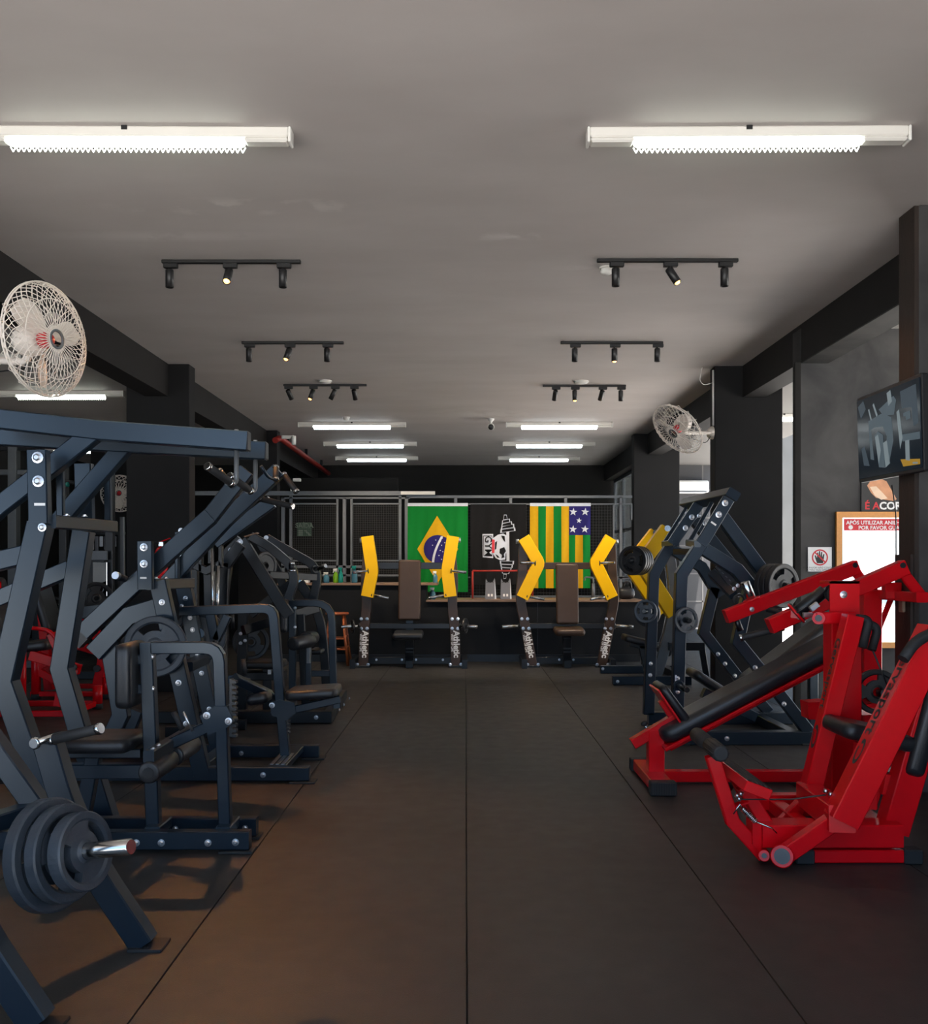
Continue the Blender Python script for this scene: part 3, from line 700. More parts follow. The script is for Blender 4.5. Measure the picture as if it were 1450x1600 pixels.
# ================================================================== L0: plate-loaded frame cut by the left picture edge
r = Rig('plate_loaded_machine', 'dark steel machine frame at the lower left edge carrying the big weight plates', 'gym machine', (60, 1480, 3.2))
leg = [(73, 1150, 3.3), (100, 1245, 3.3), (150, 1360, 3.3), (226, 1474, 3.3)]
r.bar('front_leg', leg, .075, .085, r=.08)
r.feet([at(233, 1482, 3.3)], .12, .11)
r.bar('front_leg', [(-140, 1215, 2.72), (-95, 1330, 2.72), (-25, 1470, 2.72), (60, 1596, 2.72)], .075, .085, r=.08)
r.feet([at(66, 1604, 2.72)], .12, .11)
r.bar('cross_tube', [at(100, 1250, 3.42), at(-150, 1330, 3.0)], .06, .07, side=(0, 0, 1))
r.bar('diagonal_brace', [(-120, 1010, 3.4), (78, 1285, 3.34)], .07, .075)
r.rod('handle_bar', [(58, 1160, 3.2), (86, 1150, 3.28), (96, 1147, 3.3)], .012, 'chrome')
obj('grip_plug', MB().cyl(at(52, 1162, 3.2), at(58, 1160, 3.22), .022, 12, bev=.005), MAT['chrome'], r.t)
r.grip((84, 1155, 3.26), (153, 1139, 3.20), .0185)
hd = nrm((.93, -.30, .17)); h0 = at(60, 1337, 3.02)
r.horn(h0, h0 + hd*.365, .0265)
r.bar('horn_bracket', [h0 - hd*.02, at(60, 1300, 3.36)], .06, .06)
G = 'weight plates on the near left machine'
weight_plate(h0 + hd*.050, hd, .180, .046, 'largest and rearmost of three stacked plates at the lower left', G, roll=.2)
weight_plate(h0 + hd*.108, hd, .155, .042, 'middle of three stacked weight plates at the lower left', G, roll=1.0)
weight_plate(h0 + hd*.172, hd, .125, .050, 'smallest front weight plate with big slots at the lower left', G, slots=2, roll=.5)

# ================================================================== L1: pulldown machine with overhead arms
r = Rig('lat_pulldown_machine', 'dark navy pulldown machine at left with long overhead arms and hanging handles', 'gym machine', (260, 1320, 4.5))
YN, YM, YK = 4.15, 4.5, 4.85
# base rails and feet
for Y, ue in ((4.40, 391), (4.63, 402)):
    x1 = at(ue, 1300, Y).x
    r.bar('base_rail', [Vector((-2.75, Y, .057)), Vector((x1, Y, .057))], .06, .086)
    r.feet([Vector((x1 - .06, Y, 0)), Vector((-2.6, Y, 0))], .16, .10)
r.bolts([(213, 1317, 4.368), (252, 1317, 4.368), (325, 1317, 4.368), (368, 1316, 4.368)], .0125)
r.bolts([(231, 1295, 4.598), (274, 1295, 4.598), (342, 1294, 4.598), (383, 1294, 4.598)], .011)
for u in (247, 355): r.bar('cross_tube', [Vector((at(u, 1300, 4.5).x, 4.42, .085)), Vector((at(u, 1300, 4.5).x, 4.61, .085))], .07, .05, side=(1, 0, 0))
# loop with chest pad
lp = [(240, 1296, YM), (231, 1012, YM), ]
r.bar('loop_post', [(241, 1299, YM), (236, 1150, YM), (230, 1004, YM)], .055, .065)
r.bar('loop_frame', [(238, 1012, YM), (343, 1012, YM), (353, 1299, YM)], .055, .058, r=.07)
r.pad('chest_pad', (206, 1053, YM), (0, 1, 0), (0, 0, 1), .27, .31, .078, .04, .022)
r.bar('pad_stem', [(216, 1030, YM), (226, 1030, YM)], .05, .05); r.bar('pad_stem', [(216, 1076, YM), (228, 1076, YM)], .05, .05)
r.bolts([(238, 1026, YM - .03), (239, 1076, YM - .03)], .010, RX)
# toothed rack and knee-roller carriage
rack = obj('toothed_rack', MB().bx(at(360, 0, YM).x, at(364, 0, YM).x, YM - .02, YM + .02, at(0, 1150, YM).z, at(0, 1060, YM).z), MAT['black_steel'], r.t)
for k in range(11):
    z = at(0, 1062 + k*8.4, YM).z; x = at(364, 0, YM).x
    obj('tooth', MB().prism([(x, YM - .02, z), (x + .020, YM - .02, z - .006), (x + .020, YM - .02, z - .016), (x, YM - .02, z - .016)], (0, .04, 0)), MAT['black_steel'], rack)
car = r.plate('carriage', [(312, 1119, YM - .045), (334, 1104, YM - .045), (354, 1104, YM - .045), (365, 1127, YM - .045), (356, 1136, YM - .045), (325, 1149, YM - .045)], (0, .09, 0))
r.bolts([(323, 1118, YM - .046), (357, 1127, YM - .046)], .013)
xr = -1.43
r.bar('roller_arm', [(330, 1133, YM), Vector((xr, YM, .49))], .06, .055)
r.bar('roller_crossbar', [Vector((xr, 4.19, .492)), Vector((xr, 4.86, .492))], .05, .055, side=(1, 0, 0))
for a, b in ((4.17, 4.47), (4.53, 4.85)): r.roller(Vector((xr + .005, a, .422)), Vector((xr + .005, b, .422)), .050)
r.bolts([Vector((xr + .01, 4.30, .522)), Vector((xr + .01, 4.22, .522))], .009, (math.radians(-90), 0, 0))
r.rod('spring_pin', [(301, 1142, 4.42), (286, 1112, 4.42)], .006, 'zinc'); r.rod('pin_handle', [(285, 1140, 4.46), (271, 1112, 4.46)], .014, 'rubber')
# seat
sc_ = Vector((-1.77, YM, .505))
r.pad('seat', sc_, (1, 0, 0), (0, 1, 0), .38, .34, .065, .05, .022)
r.bar('seat_carrier', [Vector((-1.95, YM, .452)), Vector((-1.56, YM, .452))], .10, .045)
r.bar('seat_post', [Vector((-1.86, YM, .10)), Vector((-1.80, YM, .43))], .055, .07)
r.bar('seat_beam', [Vector((-2.2, YM, .36)), Vector((-1.52, YM, .36))], .06, .07)
# bent main uprights, near and far
for Y, pts, hi in ((YN, [(64, 818, YN), (8, 1064, YN), (60, 1210, YN), (112, 1352, YN)], 1), (YK, [(131, 830, YK), (97, 1044, YK), (131, 1160, YK), (170, 1284, YK)], 0)):
    r.bar('main_upright', pts, .085, .095)
r.feet([Vector((at(112, 0, YN).x, YN, 0)), Vector((at(170, 0, YK).x, YK, 0))], .13, .12)
r.bar('rear_tube', [(-120, 905, YN), (44, 866, YN)], .075, .085); r.bar('rear_tube', [(0, 935, YK), (112, 888, YK)], .075, .085)
# pivot brackets on top of the uprights with the axle beam between them
for Y, u, v0, v1 in ((YN - .02, 60, 704, 818), (YK, 131, 725, 830)):
    b = r.bar('pivot_bracket', [(u, v0, Y), (u + 3, v1, Y)], .05, .088)
    if Y < 4.5:
        r.bolts([(u - 1, 715, Y - .028), (u, 752, Y - .028)], .019); r.bolts([(u + 6, 824, Y - .028)], .014)
        obj('serial_label', MB().box(at(u + 2, 788, Y - .0265), (.048, .002, .012)), MAT['white_print'], b)
for u, v0, v1, Y in ((94, 730, 808, 4.38), (168, 735, 820, 4.95)): r.bar('pivot_bracket', [(u, v0, Y), (u + 1, v1, Y)], .03, .034)
r.bar('axle_beam', [at(78, 815, YN), at(176, 823, YK + .06)], .06, .055, side=(0, 0, 1))
r.bolts([at(104, 806, 4.3), at(132, 807, 4.5)], .011, (math.radians(-90), 0, 0))
# overhead lever arms
for n, (Y, top, brace) in enumerate(((4.29, [(-90, 645, 4.29), (155, 673, 4.29), (388, 690, 4.29)], [(-60, 845, 4.29), (0, 792, 4.29), (146, 678, 4.29)]),
                              (4.70, [(-40, 680, 4.70), (200, 694, 4.70), (416, 705, 4.70)], [(95, 812, 4.70), (195, 698, 4.70)]))):
    a = r.bar('lever_arm', top, .07, .090); r.bar('lever_strut', brace, .06, .085)
    obj('end_plug', MB().box(pp(top[-1]) + Vector((.002, 0, 0)), (.006, .066, .084), ch=.002), MAT['black_plastic'], a)
    e = pp(top[-1]); d0 = Vector((e.x - .055, Y, e.z - .04)); d1 = d0 - Vector((0, 0, .155 if n == 0 else .165))
    hdl = r.rod('hanging_handle', [d0, d1, d1 + Vector((-.035, -.05, .0))], .0115, mat='grey_steel', fil=.04)
    p = d1 + Vector((-.02, -.035, .004)); r.grip(p, p + Vector((-.06, -.14, .055)), .018, parent=hdl)
    obj('top_bolt', MB().cyl((e.x - .055, Y, e.z + .045), (e.x - .055, Y, e.z + .056), .010, 8), MAT['zinc'], hdl)

# ================================================================== L2: row machine with long rising arms
r = Rig('high_row_machine', 'dark navy row machine in the middle of the left row, arms rising to the right', 'gym machine', (330, 1220, 6.1))
YA, YB2, YC = 5.80, 6.50, 6.15
for Y, ue, ul in ((YA, 484, -20), (YB2, 499, 60)):
    x1 = at(ue, 1200, Y).x; x0 = at(ul, 1200, Y).x
    r.bar('base_rail', [Vector((x0, Y, .056)), Vector((x1, Y, .056))], .065, .086); r.feet([Vector((x1 - .04, Y, 0)), Vector((x0 + .1, Y, 0))], .16, .11)
r.bolts([(411, 1211, YA - .034)], .013); r.bolts([(377, 1177, YB2 - .034)], .012)
r.bar('cross_tube', [Vector((at(330, 0, YC).x, YA, .06)), Vector((at(330, 0, YC).x, YB2, .06))], .09, .07, side=(1, 0, 0))
fp = r.bar('foot_plate', [Vector((at(447, 0, YC).x, YA + .02, .075)), Vector((at(447, 0, YC).x, YB2 - .02, .075))], .12, .045, side=(1, 0, 0))
for k in range(3): obj('tread_strip', MB().bx(at(447, 0, YC).x - .045 + k*.035, at(447, 0, YC).x - .025 + k*.035, YA + .06, YB2 - .3, .0975, .1005), MAT['zinc'], fp)
# uprights
for Y, pts in ((YA, [(248, 908, YA), (300, 1140, YA), (317, 1210, YA)]), (YB2, [(285, 905, YB2), (328, 1110, YB2), (343, 1175, YB2)])):
    r.bar('main_upright', pts, .07, .105)
r.bolts([(253, 941, YA - .036), (279, 1067, YA - .036), (291, 1131, YA - .036)], .014)
r.bolts([(290, 935, YB2 - .036), (297, 965, YB2 - .036), (301, 984, YB2 - .036), (309, 1022, YB2 - .036), (315, 1052, YB2 - .036), (327, 1108, YB2 - .036)], .013)
r.bar('middle_strut', [(287, 1035, 6.0), (318, 1210, 6.0)], .05, .03); r.bar('cross_tube', [(290, 1042, 5.95), (318, 1030, 6.45)], .06, .09, side=(0, 0, 1))
b = r.bar('pivot_bracket', [(227, 846, YA - .06), (228, 921, YA - .06)], .04, .094)
r.bolts([(225, 855, YA - .083), (225, 881, YA - .083)], .018); obj('serial_label', MB().box(at(224, 903, YA - .0805), (.04, .002, .012)), MAT['white_print'], b)
r.bar('pivot_bracket', [(284, 831, YB2), (290, 910, YB2)], .04, .09); r.bolts([(283, 829, YB2 - .022), (283, 868, YB2 - .022), (283, 891, YB2 - .022)], .014)
r.bar('pivot_bracket', [(277, 860, 6.35), (277, 905, 6.35)], .04, .025)
r.bar('axle_beam', [at(236, 913, YA - .02), at(298, 911, YB2 + .03)], .07, .06, side=(0, 0, 1)); r.bolts([at(244, 904, 5.85), at(259, 904, 5.97)], .012, (math.radians(-90), 0, 0))
# rising arms
na = r.bar('lever_arm', [(131, 988, 5.86), (262, 866, 5.86), (330, 806, 5.86)], .075, .105); r.bar('lever_arm', [(329, 807, 5.87), (386, 735, 5.87)], .070, .100)
fa = r.bar('lever_arm', [(262, 910, 6.42), (353, 812, 6.42), (436, 735, 6.42)], .075, .105)
r.rod('end_stub', [(183, 900, 5.72), (196, 905, 5.84)], .022, 'black_steel'); obj('end_stub_cap', MB().cyl(at(180, 899, 5.70), at(184, 900, 5.73), .024, 12), MAT['zinc'], r.t)
r.grip((431, 731, 6.36), (431, 748, 6.30), .02); r.grip((444, 742, 6.42), (462, 767, 6.38), .02)
r.rod('handle_bar', [(408, 728, 6.1), (418, 745, 6.15), (432, 750, 6.3)], .011, fil=.05); r.grip((344, 737, 5.84), (361, 757, 5.80), .019)
hc = r.plate('arm_plug', [(112, 1003, 5.9), (139, 975, 5.9), (150, 985, 5.9), (123, 1013, 5.9)], (0, .07, 0), 'black_steel')
# rear frame with its bent leg
r.bar('rear_frame', [(256, 946, YA + .06), (203, 962, YA + .06), (148, 1020, YA + .06)], .07, .115)
r.bar('rear_leg', [(172, 1010, YA + .1), (190, 1117, YA + .1), (166, 1166, YA + .1)], .07, .10); r.bar('rear_leg', [(215, 1110, YB2), (190, 1172, YB2)], .06, .08)
r.bar('link_tube', [(118, 958, 6.3), (165, 953, 6.3)], .06, .085); r.bar('link_tube', [(113, 965, 6.0), (132, 988, 6.0)], .05, .06)
# seat loop at the aisle
r.bar('loop_frame', [(282, 955, YC), (427, 950, YC), (440, 1115, YC), (448, 1200, YC)], .06, .062, r=.07)
r.bolts([(284, 947, YC - .02), (284, 957, YC - .02)], .010); r.bar('loop_brace', [(329, 958, YC), (337, 1000, YC)], .05, .065); r.bar('loop_brace', [(356, 962, YC), (338, 1000, YC)], .05, .055)
c2 = r.plate('carriage', [(421, 1098, YC - .045), (436, 1094, YC - .045), (460, 1098, YC - .045), (462, 1114, YC - .045), (448, 1126, YC - .045), (424, 1118, YC - .045)], (0, .09, 0)); r.bolts([(425, 1102, YC - .047)], .014)
ra = obj('toothed_rack', MB().bx(at(446, 0, YC).x, at(449, 0, YC).x, YC - .02, YC + .02, at(0, 1146, YC).z, at(0, 1112, YC).z), MAT['black_steel'], r.t)
for k in range(5):
    z = at(0, 1118 + k*6, YC).z; x = at(449, 0, YC).x
    obj('tooth', MB().prism([(x, YC - .02, z), (x + .018, YC - .02, z - .006), (x + .018, YC - .02, z - .014), (x, YC - .02, z - .014)], (0, .04, 0)), MAT['black_steel'], ra)
sd = nrm((1, 0, .06)); r.pad('seat', (491, 1081, YC), sd, (0, 1, 0), .34, .33, .062, .05, .02)
r.bar('seat_carrier', [(452, 1110, YC), (532, 1092, YC)], .06, .05); r.bar('seat_post', [(526, 1093, YC), (527, 1106, YC)], .04, .05)
# knee pad on its arm
r.bar('roller_arm', [(366, 1060, 6.0), (422, 1086, 6.3)], .055, .06); r.pad('knee_pad', (405, 1090, 6.2), (1, 0, .15), (0, 1, .0), .15, .2, .075, .04, .03)
r.rod('pin_handle', [(380, 1030, 6.2), (383, 1055, 6.2)], .016, 'rubber'); r.bar('roller_crossbar', [(362, 1062, 6.1), (386, 1066, 6.4)], .05, .055, side=(1, 0, 0))
r.rod('stop_post', [(363, 955, 6.5), (364, 982, 6.5)], .012, 'black_steel')
r.horn((243, 1010, YA + .0), (243, 1010, YA - .18), .022, mat='navy_steel')
G = 'weight plates on the left machines'
weight_plate((243, 1010, YA - .10), (.16, -1, 0), .187, .045, 'weight plate facing the camera behind the padded loop at left', G, roll=.9)
r.horn((310, 990, YB2 - .02), (313, 990, YB2 + .2), .022, mat='navy_steel')
weight_plate((311, 995, YB2 + .12), (.16, -1, 0), .187, .045, 'weight plate half hidden behind a bolted upright of the left row', G, roll=.4)

# ================================================================== L2b: machine behind the row machine (pale lever, yoke)
r = Rig('pullover_machine', 'dark machine behind the row machine with one pale lever and a bent yoke', 'gym machine', (345, 1150, 7.4), mat='black_steel')
r.bar('lever_arm', [(336, 848, 7.2), (425, 784, 7.2)], .07, .10, mat='grey_steel' if False else 'navy_steel'); r.grip((410, 780, 7.15), (456, 791, 7.05), .022)
r.bar('yoke', [(297, 879, 7.2), (323, 892, 7.2), (346, 881, 7.2)], .06, .06)
for u, v0, v1 in ((314, 868, 893), (345, 850, 884), (329, 852, 880)): r.bar('yoke_ear', [(u, v0, 7.2), (u, v1, 7.2)], .06, .03)
r.bar('main_upright', [(304, 890, 7.3), (304, 1148, 7.3)], .06, .06); r.bar('main_upright', [(328, 893, 7.3), (334, 1148, 7.3)], .07, .09)
r.bar('main_upright', [(352, 880, 7.6), (345, 1130, 7.6)], .06, .07); r.bar('base_rail', [Vector((-2.35, 7.3, .045)), Vector((-1.8, 7.3, .045))], .07, .08); r.bar('base_rail', [Vector((-2.35, 7.62, .045)), Vector((-1.8, 7.62, .045))], .07, .08)
r.bar('base_rail', [Vector((-1.98, 7.3, .045)), Vector((-1.98, 7.62, .045))], .07, .08, side=(1, 0, 0))
r.rod('guide_rod', [(332, 857, 7.15), (333, 1010, 7.15)], .014, 'chrome'); r.rod('guide_rod', [(341, 884, 7.15), (338, 990, 7.15)], .014, 'chrome')
r.bar('rear_tube', [(352, 884, 7.6), (376, 850, 7.6)], .06, .09)

# ================================================================== L3: chest-supported row with curved arms
r = Rig('seated_row_machine', 'dark machine farthest back in the left row with curved arms and round rollers', 'gym machine', (460, 1115, 8.6), mat='black_steel')
Ya, Yb, Yc = 7.95, 9.3, 8.35
r.bar('base_rail', [Vector((-2.7, Ya, .055)), Vector((at(519, 0, Ya).x, Ya, .055))], .07, .10); r.bar('base_rail', [Vector((-2.7, Yb, .055)), Vector((at(541, 0, Yb).x, Yb, .055))], .07, .09)
r.bar('base_rail', [Vector((at(519, 0, Ya).x - .035, Ya + .03, .055)), Vector((at(541, 0, Yb).x - .035, Yb - .03, .055))], .07, .10, side=(1, 0, 0))
r.bolts([(494, 1121, Ya - .036)], .014); r.bolts([Vector((at(524, 0, 8.2).x + .02, 8.3, .06)), Vector((at(524, 0, 8.2).x + .02, 8.6, .06)), Vector((at(524, 0, 8.2).x + .02, 9.0, .06))], .012, RX)
r.bar('deck_strip', [Vector((at(515, 0, 8.6).x, 8.2, .11)), Vector((at(515, 0, 8.6).x, 9.0, .11))], .10, .02, side=(1, 0, 0), mat='warm_lit_black_paint')
r.bar('loop_post', [(457, 1108, Yc), (457, 938, Yc)], .055, .062, mat='navy_steel'); r.bar('loop_frame', [(461, 942, Yc), (518, 942, Yc), (522, 1108, Yc)], .06, .062, r=.17, mat='navy_steel')
r.bar('loop_brace', [(487, 1052, Yc), (519, 1052, Yc)], .05, .055, mat='navy_steel')
r.pad('chest_pad', (446, 962, Yc), (0, 1, 0), (0, 0, 1), .28, .30, .065, .04, .02)
r.bolts([(461, 950, Yc - .03), (461, 980, Yc - .03)], .010)
r.roller((457, 1006, 8.0), (486, 1001, 8.32), .060); r.roller((478, 997, 8.38), (490, 996, 8.7), .060); r.bar('roller_post', [(482, 1010, 8.3), (482, 1070, 8.3)], .045, .05, mat='navy_steel'); r.bar('roller_sleeve', [(482, 1012, 8.26), (482, 1036, 8.26)], .04, .035, mat='grey_steel')
r.pad('seat', (416, 1037, 8.4), (1, 0, 0), (0, 1, 0), .34, .34, .065, .05, .02); r.bar('seat_post', [(418, 1045, 8.4), (418, 1108, 8.4)], .06, .08); r.pad('step_pad', (496, 1017, 8.9), (1, 0, 0), (0, 1, 0), .12, .3, .05, .03, .018)
r.bar('seat_box', [(386, 1055, 8.4), (446, 1055, 8.4)], .2, .07); obj('serial_label', MB().box(at(421, 1050, 8.29), (.03, .002, .04)), MAT['white_print'], r.t)
# A-frame, arms and horns above
r.bar('a_frame_tube', [(378, 844, 8.0), (440, 945, 8.0), (452, 962, 8.0)], .07, .095); r.bar('a_frame_tube', [(378, 844, 8.05), (356, 866, 8.05), (345, 950, 8.05), (340, 1108, 8.05)], .07, .10)
r.bolts([(375, 847, 7.96), (361, 860, 7.96)], .019)
arm = r.bar('lever_arm', [(392, 838, 8.05), (420, 853, 8.05), (455, 883, 8.05), (461, 906, 8.05), (450, 936, 8.05)], .07, .075, r=.09)
r.pad('arm_cover', (393, 836, 8.05), (1, 0, .3), (0, 1, 0), .12, .09, .012, .01, .004, mat='counter_wood')
r.bar('lever_arm', [(417, 841, 8.9), (450, 860, 8.9), (490, 882, 8.9), (497, 905, 8.9), (489, 936, 8.9)], .07, .08, r=.10)
r.bar('cross_tube', [(420, 898, 8.5), (496, 902, 8.9)], .05, .065); r.bolts([(416, 840, 8.86)], .016)
r.horn((492, 890, 8.85), (509, 884, 8.75), .022); obj('round_knob', MB().cyl(at(456, 890, 7.98), at(456, 880, 7.98), .028, 14, bev=.008), MAT['black_steel'], r.t)
obj('knob_cap', MB().cyl(at(456, 883, 7.97), at(456, 878, 7.97), .026, 14, bev=.006), MAT['chrome'], r.t); obj('knob_ring', MB().cyl(at(456, 893, 7.97), at(456, 890, 7.97), .032, 14, bev=.003), MAT['chrome'], r.t)
r.bar('diagonal_brace', [(392, 960, 8.6), (455, 912, 8.6)], .06, .08); r.bar('diagonal_brace', [(468, 910, 8.9), (496, 950, 8.9)], .06, .09); r.bar('rear_curve', [(494, 952, 9.0), (502, 975, 9.0), (508, 1030, 9.0), (512, 1102, 9.0)], .06, .085, r=.2)
r.bar('cross_tube', [(380, 985, 8.3), (495, 950, 8.9)], .06, .085); r.bar('inner_post', [(470, 960, 8.7), (478, 1108, 8.7)], .05, .07)
r.bar('a_frame_tube', [(408, 850, 8.9), (438, 900, 8.9), (452, 940, 8.9)], .06, .08); r.bar('rear_post', [(380, 950, 8.5), (378, 1108, 8.5)], .06, .09)
for v in (990, 1005): r.bolts([(376, v, 8.42), (383, v - 4, 8.42)], .012)
weight_plate((392, 1003, 8.75), (.3, -1, 0), .17, .04, 'dark weight plate low behind the farthest machine of the left row', G, 'plate_black', roll=.3)
weight_plate((414, 884, 8.5), (.8, -.6, 0), .13, .04, 'dark weight plate high behind the curved arm at the left', G, 'plate_black', slots=0)
# ================================================================== R1: near red machine with two tall swing levers
def tube_text(rig, p0, p1, side, h, txt, size, s0, parent, mat='black_print', sign=1):
    """lettering on one long face of a bar from p0 up to p1, read downwards"""
    p0, p1 = pp(p0), pp(p1); d = (p1 - p0).normalized(); sd = nrm(side); nb = d.cross(sd)*sign
    o = p0 + (p1 - p0)*s0 + nb*(h/2 + .0012); ax = -d; ay = nb.cross(ax)
    return obj('lettering', text_mb(txt, size, o, ax, ay, .0004, bold=.0012), MAT[mat], parent)
r = Rig('lever_machine', 'bright red machine nearest the camera on the right with two lettered swing levers', 'gym machine', (1320, 1345, 4.3), mat='red_paint')
x = lambda u, Y: (u - CX)/F*Y
r.bar('foot_rail', [Vector((x(1262, 4.24), 4.24, .033)), Vector((x(1414, 4.24), 4.24, .033))], .06, .058)
for u in (1254, 1422): obj('rubber_foot', MB().box((x(u, 4.24), 4.235, .034), (.085, .075, .066), ch=.006), MAT['rubber'], r.t)
r.bar('foot_rail', [Vector((x(1262, 4.24), 4.92, .033)), Vector((x(1414, 4.24), 4.92, .033))], .06, .058)
for xx in (x(1254, 4.24), x(1422, 4.24)): obj('rubber_foot', MB().box((xx, 4.925, .034), (.085, .075, .066), ch=.006), MAT['rubber'], r.t)
zt, zb = at(0, 1290, 4.2).z, at(0, 1326, 4.2).z
r.bar('main_beam', [Vector((x(1186, 4.26), 4.27, (zt+zb)/2)), Vector((x(1413, 4.2), 4.27, (zt+zb)/2))], .13, zt - zb)
r.bar('cross_beam', [Vector((1.93, 4.30, .115)), Vector((1.93, 4.95, .115))], .10, .10, side=(1, 0, 0)); r.bar('cross_beam', [Vector((1.62, 4.30, .100)), Vector((1.62, 4.95, .100))], .07, .07, side=(1, 0, 0))
r.bar('rear_beam', [Vector((1.45, 4.88, .115)), Vector((1.99, 4.88, .115))], .07, .08)
r.bar('back_post', [(1393, 1298, 4.33), (1478, 1005, 4.33)], .10, .125)
r.bar('back_bracket', [(1375, 1222, 4.4), (1405, 1228, 4.4)], .09, .10); r.bar('seat_slide', [(1345, 1255, 4.42), (1372, 1180, 4.42)], .06, .07); r.bar('seat_slide', [(1358, 1262, 4.42), (1372, 1216, 4.42)], .05, .05)
d = nrm(pp((1455, 1035, 4.4)) - pp((1412, 1200, 4.4)))
r.pad('backrest', (1430, 1118, 4.4), d, (0, 1, 0), .54, .30, .085, .04, .022)
r.pad('seat', (1358, 1145, 4.42), nrm((1, 0, -.22)), (0, 1, 0), .36, .32, .075, .05, .025); r.bar('seat_post', [(1352, 1160, 4.42), (1352, 1262, 4.42)], .07, .09)
# cable column with pulley box
yc = 4.82
r.bar('cable_column', [Vector((x(1316, yc), yc, .12)), Vector((x(1316, yc), yc, at(0, 962, yc).z))], .12, .155)
for s in (-1, 1): r.plate('pulley_cheek', [(1297, 908, yc - .07), (1343, 908, yc - .07), (1343, 965, yc - .07), (1297, 965, yc - .07)] if s < 0 else [(1297, 908, yc + .06), (1343, 908, yc + .06), (1343, 965, yc + .06), (1297, 965, yc + .06)], (0, .012, 0))
r.plate('pulley_cap', [(1297, 908, yc - .07), (1343, 908, yc - .07), (1343, 912, yc - .07), (1297, 912, yc - .07)], (0, .14, 0))
r.plate('pulley_back', [(1312, 912, yc - .06), (1343, 912, yc - .06), (1343, 962, yc - .06), (1312, 962, yc - .06)], (0, .12, 0))
obj('pulley', MB().lathe((x(1304, yc), yc - .03, at(0, 927, yc).z), (0, 1, 0), [(.05, 0), (.05, .008), (.042, .02), (.05, .034), (.05, .042)], 20), MAT['rubber'], r.t)
r.bolts([(1318, 929, yc - .072)], .014)
r.rod('cable', [(1303, 912, yc), (1262, 946, yc), (1245, 958, yc)], .004, 'black_plastic')
obj('cable_clamp', MB().box(at(1272, 948, yc), (.05, .025, .03), Matrix.Rotation(math.radians(-38), 3, 'Y'), ch=.003), MAT['zinc'], r.t); obj('cable_clamp', MB().box(at(1262, 961, yc), (.05, .025, .026), ch=.003), MAT['zinc'], r.t)
r.bar('link_bar', [(1274, 966, yc - .1), (1335, 965, yc - .1)], .03, .060); obj('link_eye', MB().cyl(at(1279, 966, yc - .125), at(1279, 966, yc - .119), .017, 16), MAT['bearing_steel'], r.t)
obj('link_end', MB().cyl(at(1279, 966, yc - .118), at(1279, 966, yc - .082), .031, 18), MAT['red_paint'], r.t)
# swing levers joined by a bar underneath
P1a, P1b = (1266, 1236, 4.60), (1333, 962, 4.60); P2a, P2b = (1314, 1282, 4.02), (1462, 985, 4.02)
l1 = r.bar('swing_lever', [P1a, P1b], .085, .085); l2 = r.bar('swing_lever', [P2a, P2b], .105, .125)
r.bar('lever_yoke', [at(1262, 1240, 4.62), at(1316, 1280, 4.0)], .115, .11, side=(0, 0, 1))
tube_text(r, P1a, P1b, (0, 1, 0), .085, 'Gervasport', .078, .66, l1); tube_text(r, P2a, P2b, (0, 1, 0), .125, 'Gervasport', .095, .66, l2)
for (a, b, hh, l, s0) in ((P1a, P1b, .085, l1, .30), (P2a, P2b, .125, l2, .33)):          # oval emblem under the lettering
    a, b = pp(a), pp(b); dd = (b - a).normalized(); nb = dd.cross(Vector((0, 1, 0))); c = a + (b - a)*s0 + nb*(hh/2 + .0012); vs = []; n = 28
    for i in range(n):
        an = 2*math.pi*i/n
        for k in (1.0, .66): vs.append(c + dd*math.sin(an)*.060*k + Vector((0, 1, 0))*math.cos(an)*.028*k)
    m = MB(); m.add(vs, [(2*i, 2*i+1, (2*i+3) % (2*n), (2*i+2) % (2*n)) for i in range(n) if i not in (2, 3)]); obj('emblem', m, MAT['black_print'], l)
# foam handles
r.rod('foam_handle', [(1339, 966, 4.58), (1358, 968, 4.58), (1348, 1012, 4.56)], .021, 'rubber', fil=.06); r.rod('foam_handle', [(1350, 972, 4.68), (1372, 980, 4.68), (1362, 1016, 4.66)], .021, 'rubber', fil=.06)
r.rod('foam_handle', [(1470, 985, 3.95), (1432, 1000, 3.93), (1411, 1030, 3.90)], .024, 'rubber', fil=.07)
r.rod('cable', [(1362, 1012, 4.66), (1396, 1094, 4.7)], .0045, 'black_plastic')
# pivot arms at the front
r.bar('pivot_arm', [(1222, 1338, 4.12), (1306, 1280, 4.06)], .055, .075); r.bar('pivot_arm', [(1200, 1310, 4.62), (1262, 1246, 4.60)], .05, .06)
e = obj('pivot_eye', MB().cyl(at(1222, 1338, 4.08), at(1222, 1338, 4.16), .050, 20, bev=.004), MAT['red_paint'], r.t)
obj('bearing', MB().cyl(at(1222, 1338, 4.074), at(1222, 1338, 4.08), .034, 18), MAT['bearing_steel'], e); obj('bearing_bolt', MB().cyl(at(1222, 1338, 4.062), at(1222, 1338, 4.075), .017, 6), MAT['bearing_steel'], e)
r.bar('pedal_arm', [(1112, 1180, 4.26), (1144, 1283, 4.26), (1192, 1336, 4.26)], .05, .062)
e = obj('pivot_eye', MB().cyl(at(1194, 1337, 4.14), at(1194, 1337, 4.30), .026, 16, bev=.003), MAT['red_paint'], r.t); obj('bearing_bolt', MB().cyl(at(1194, 1337, 4.13), at(1194, 1337, 4.14), .012, 8), MAT['bearing_steel'], e)
r.plate('front_post', [(1176, 1284, 4.22), (1190, 1288, 4.22), (1190, 1336, 4.22), (1176, 1320, 4.22)], (0, .10, 0))
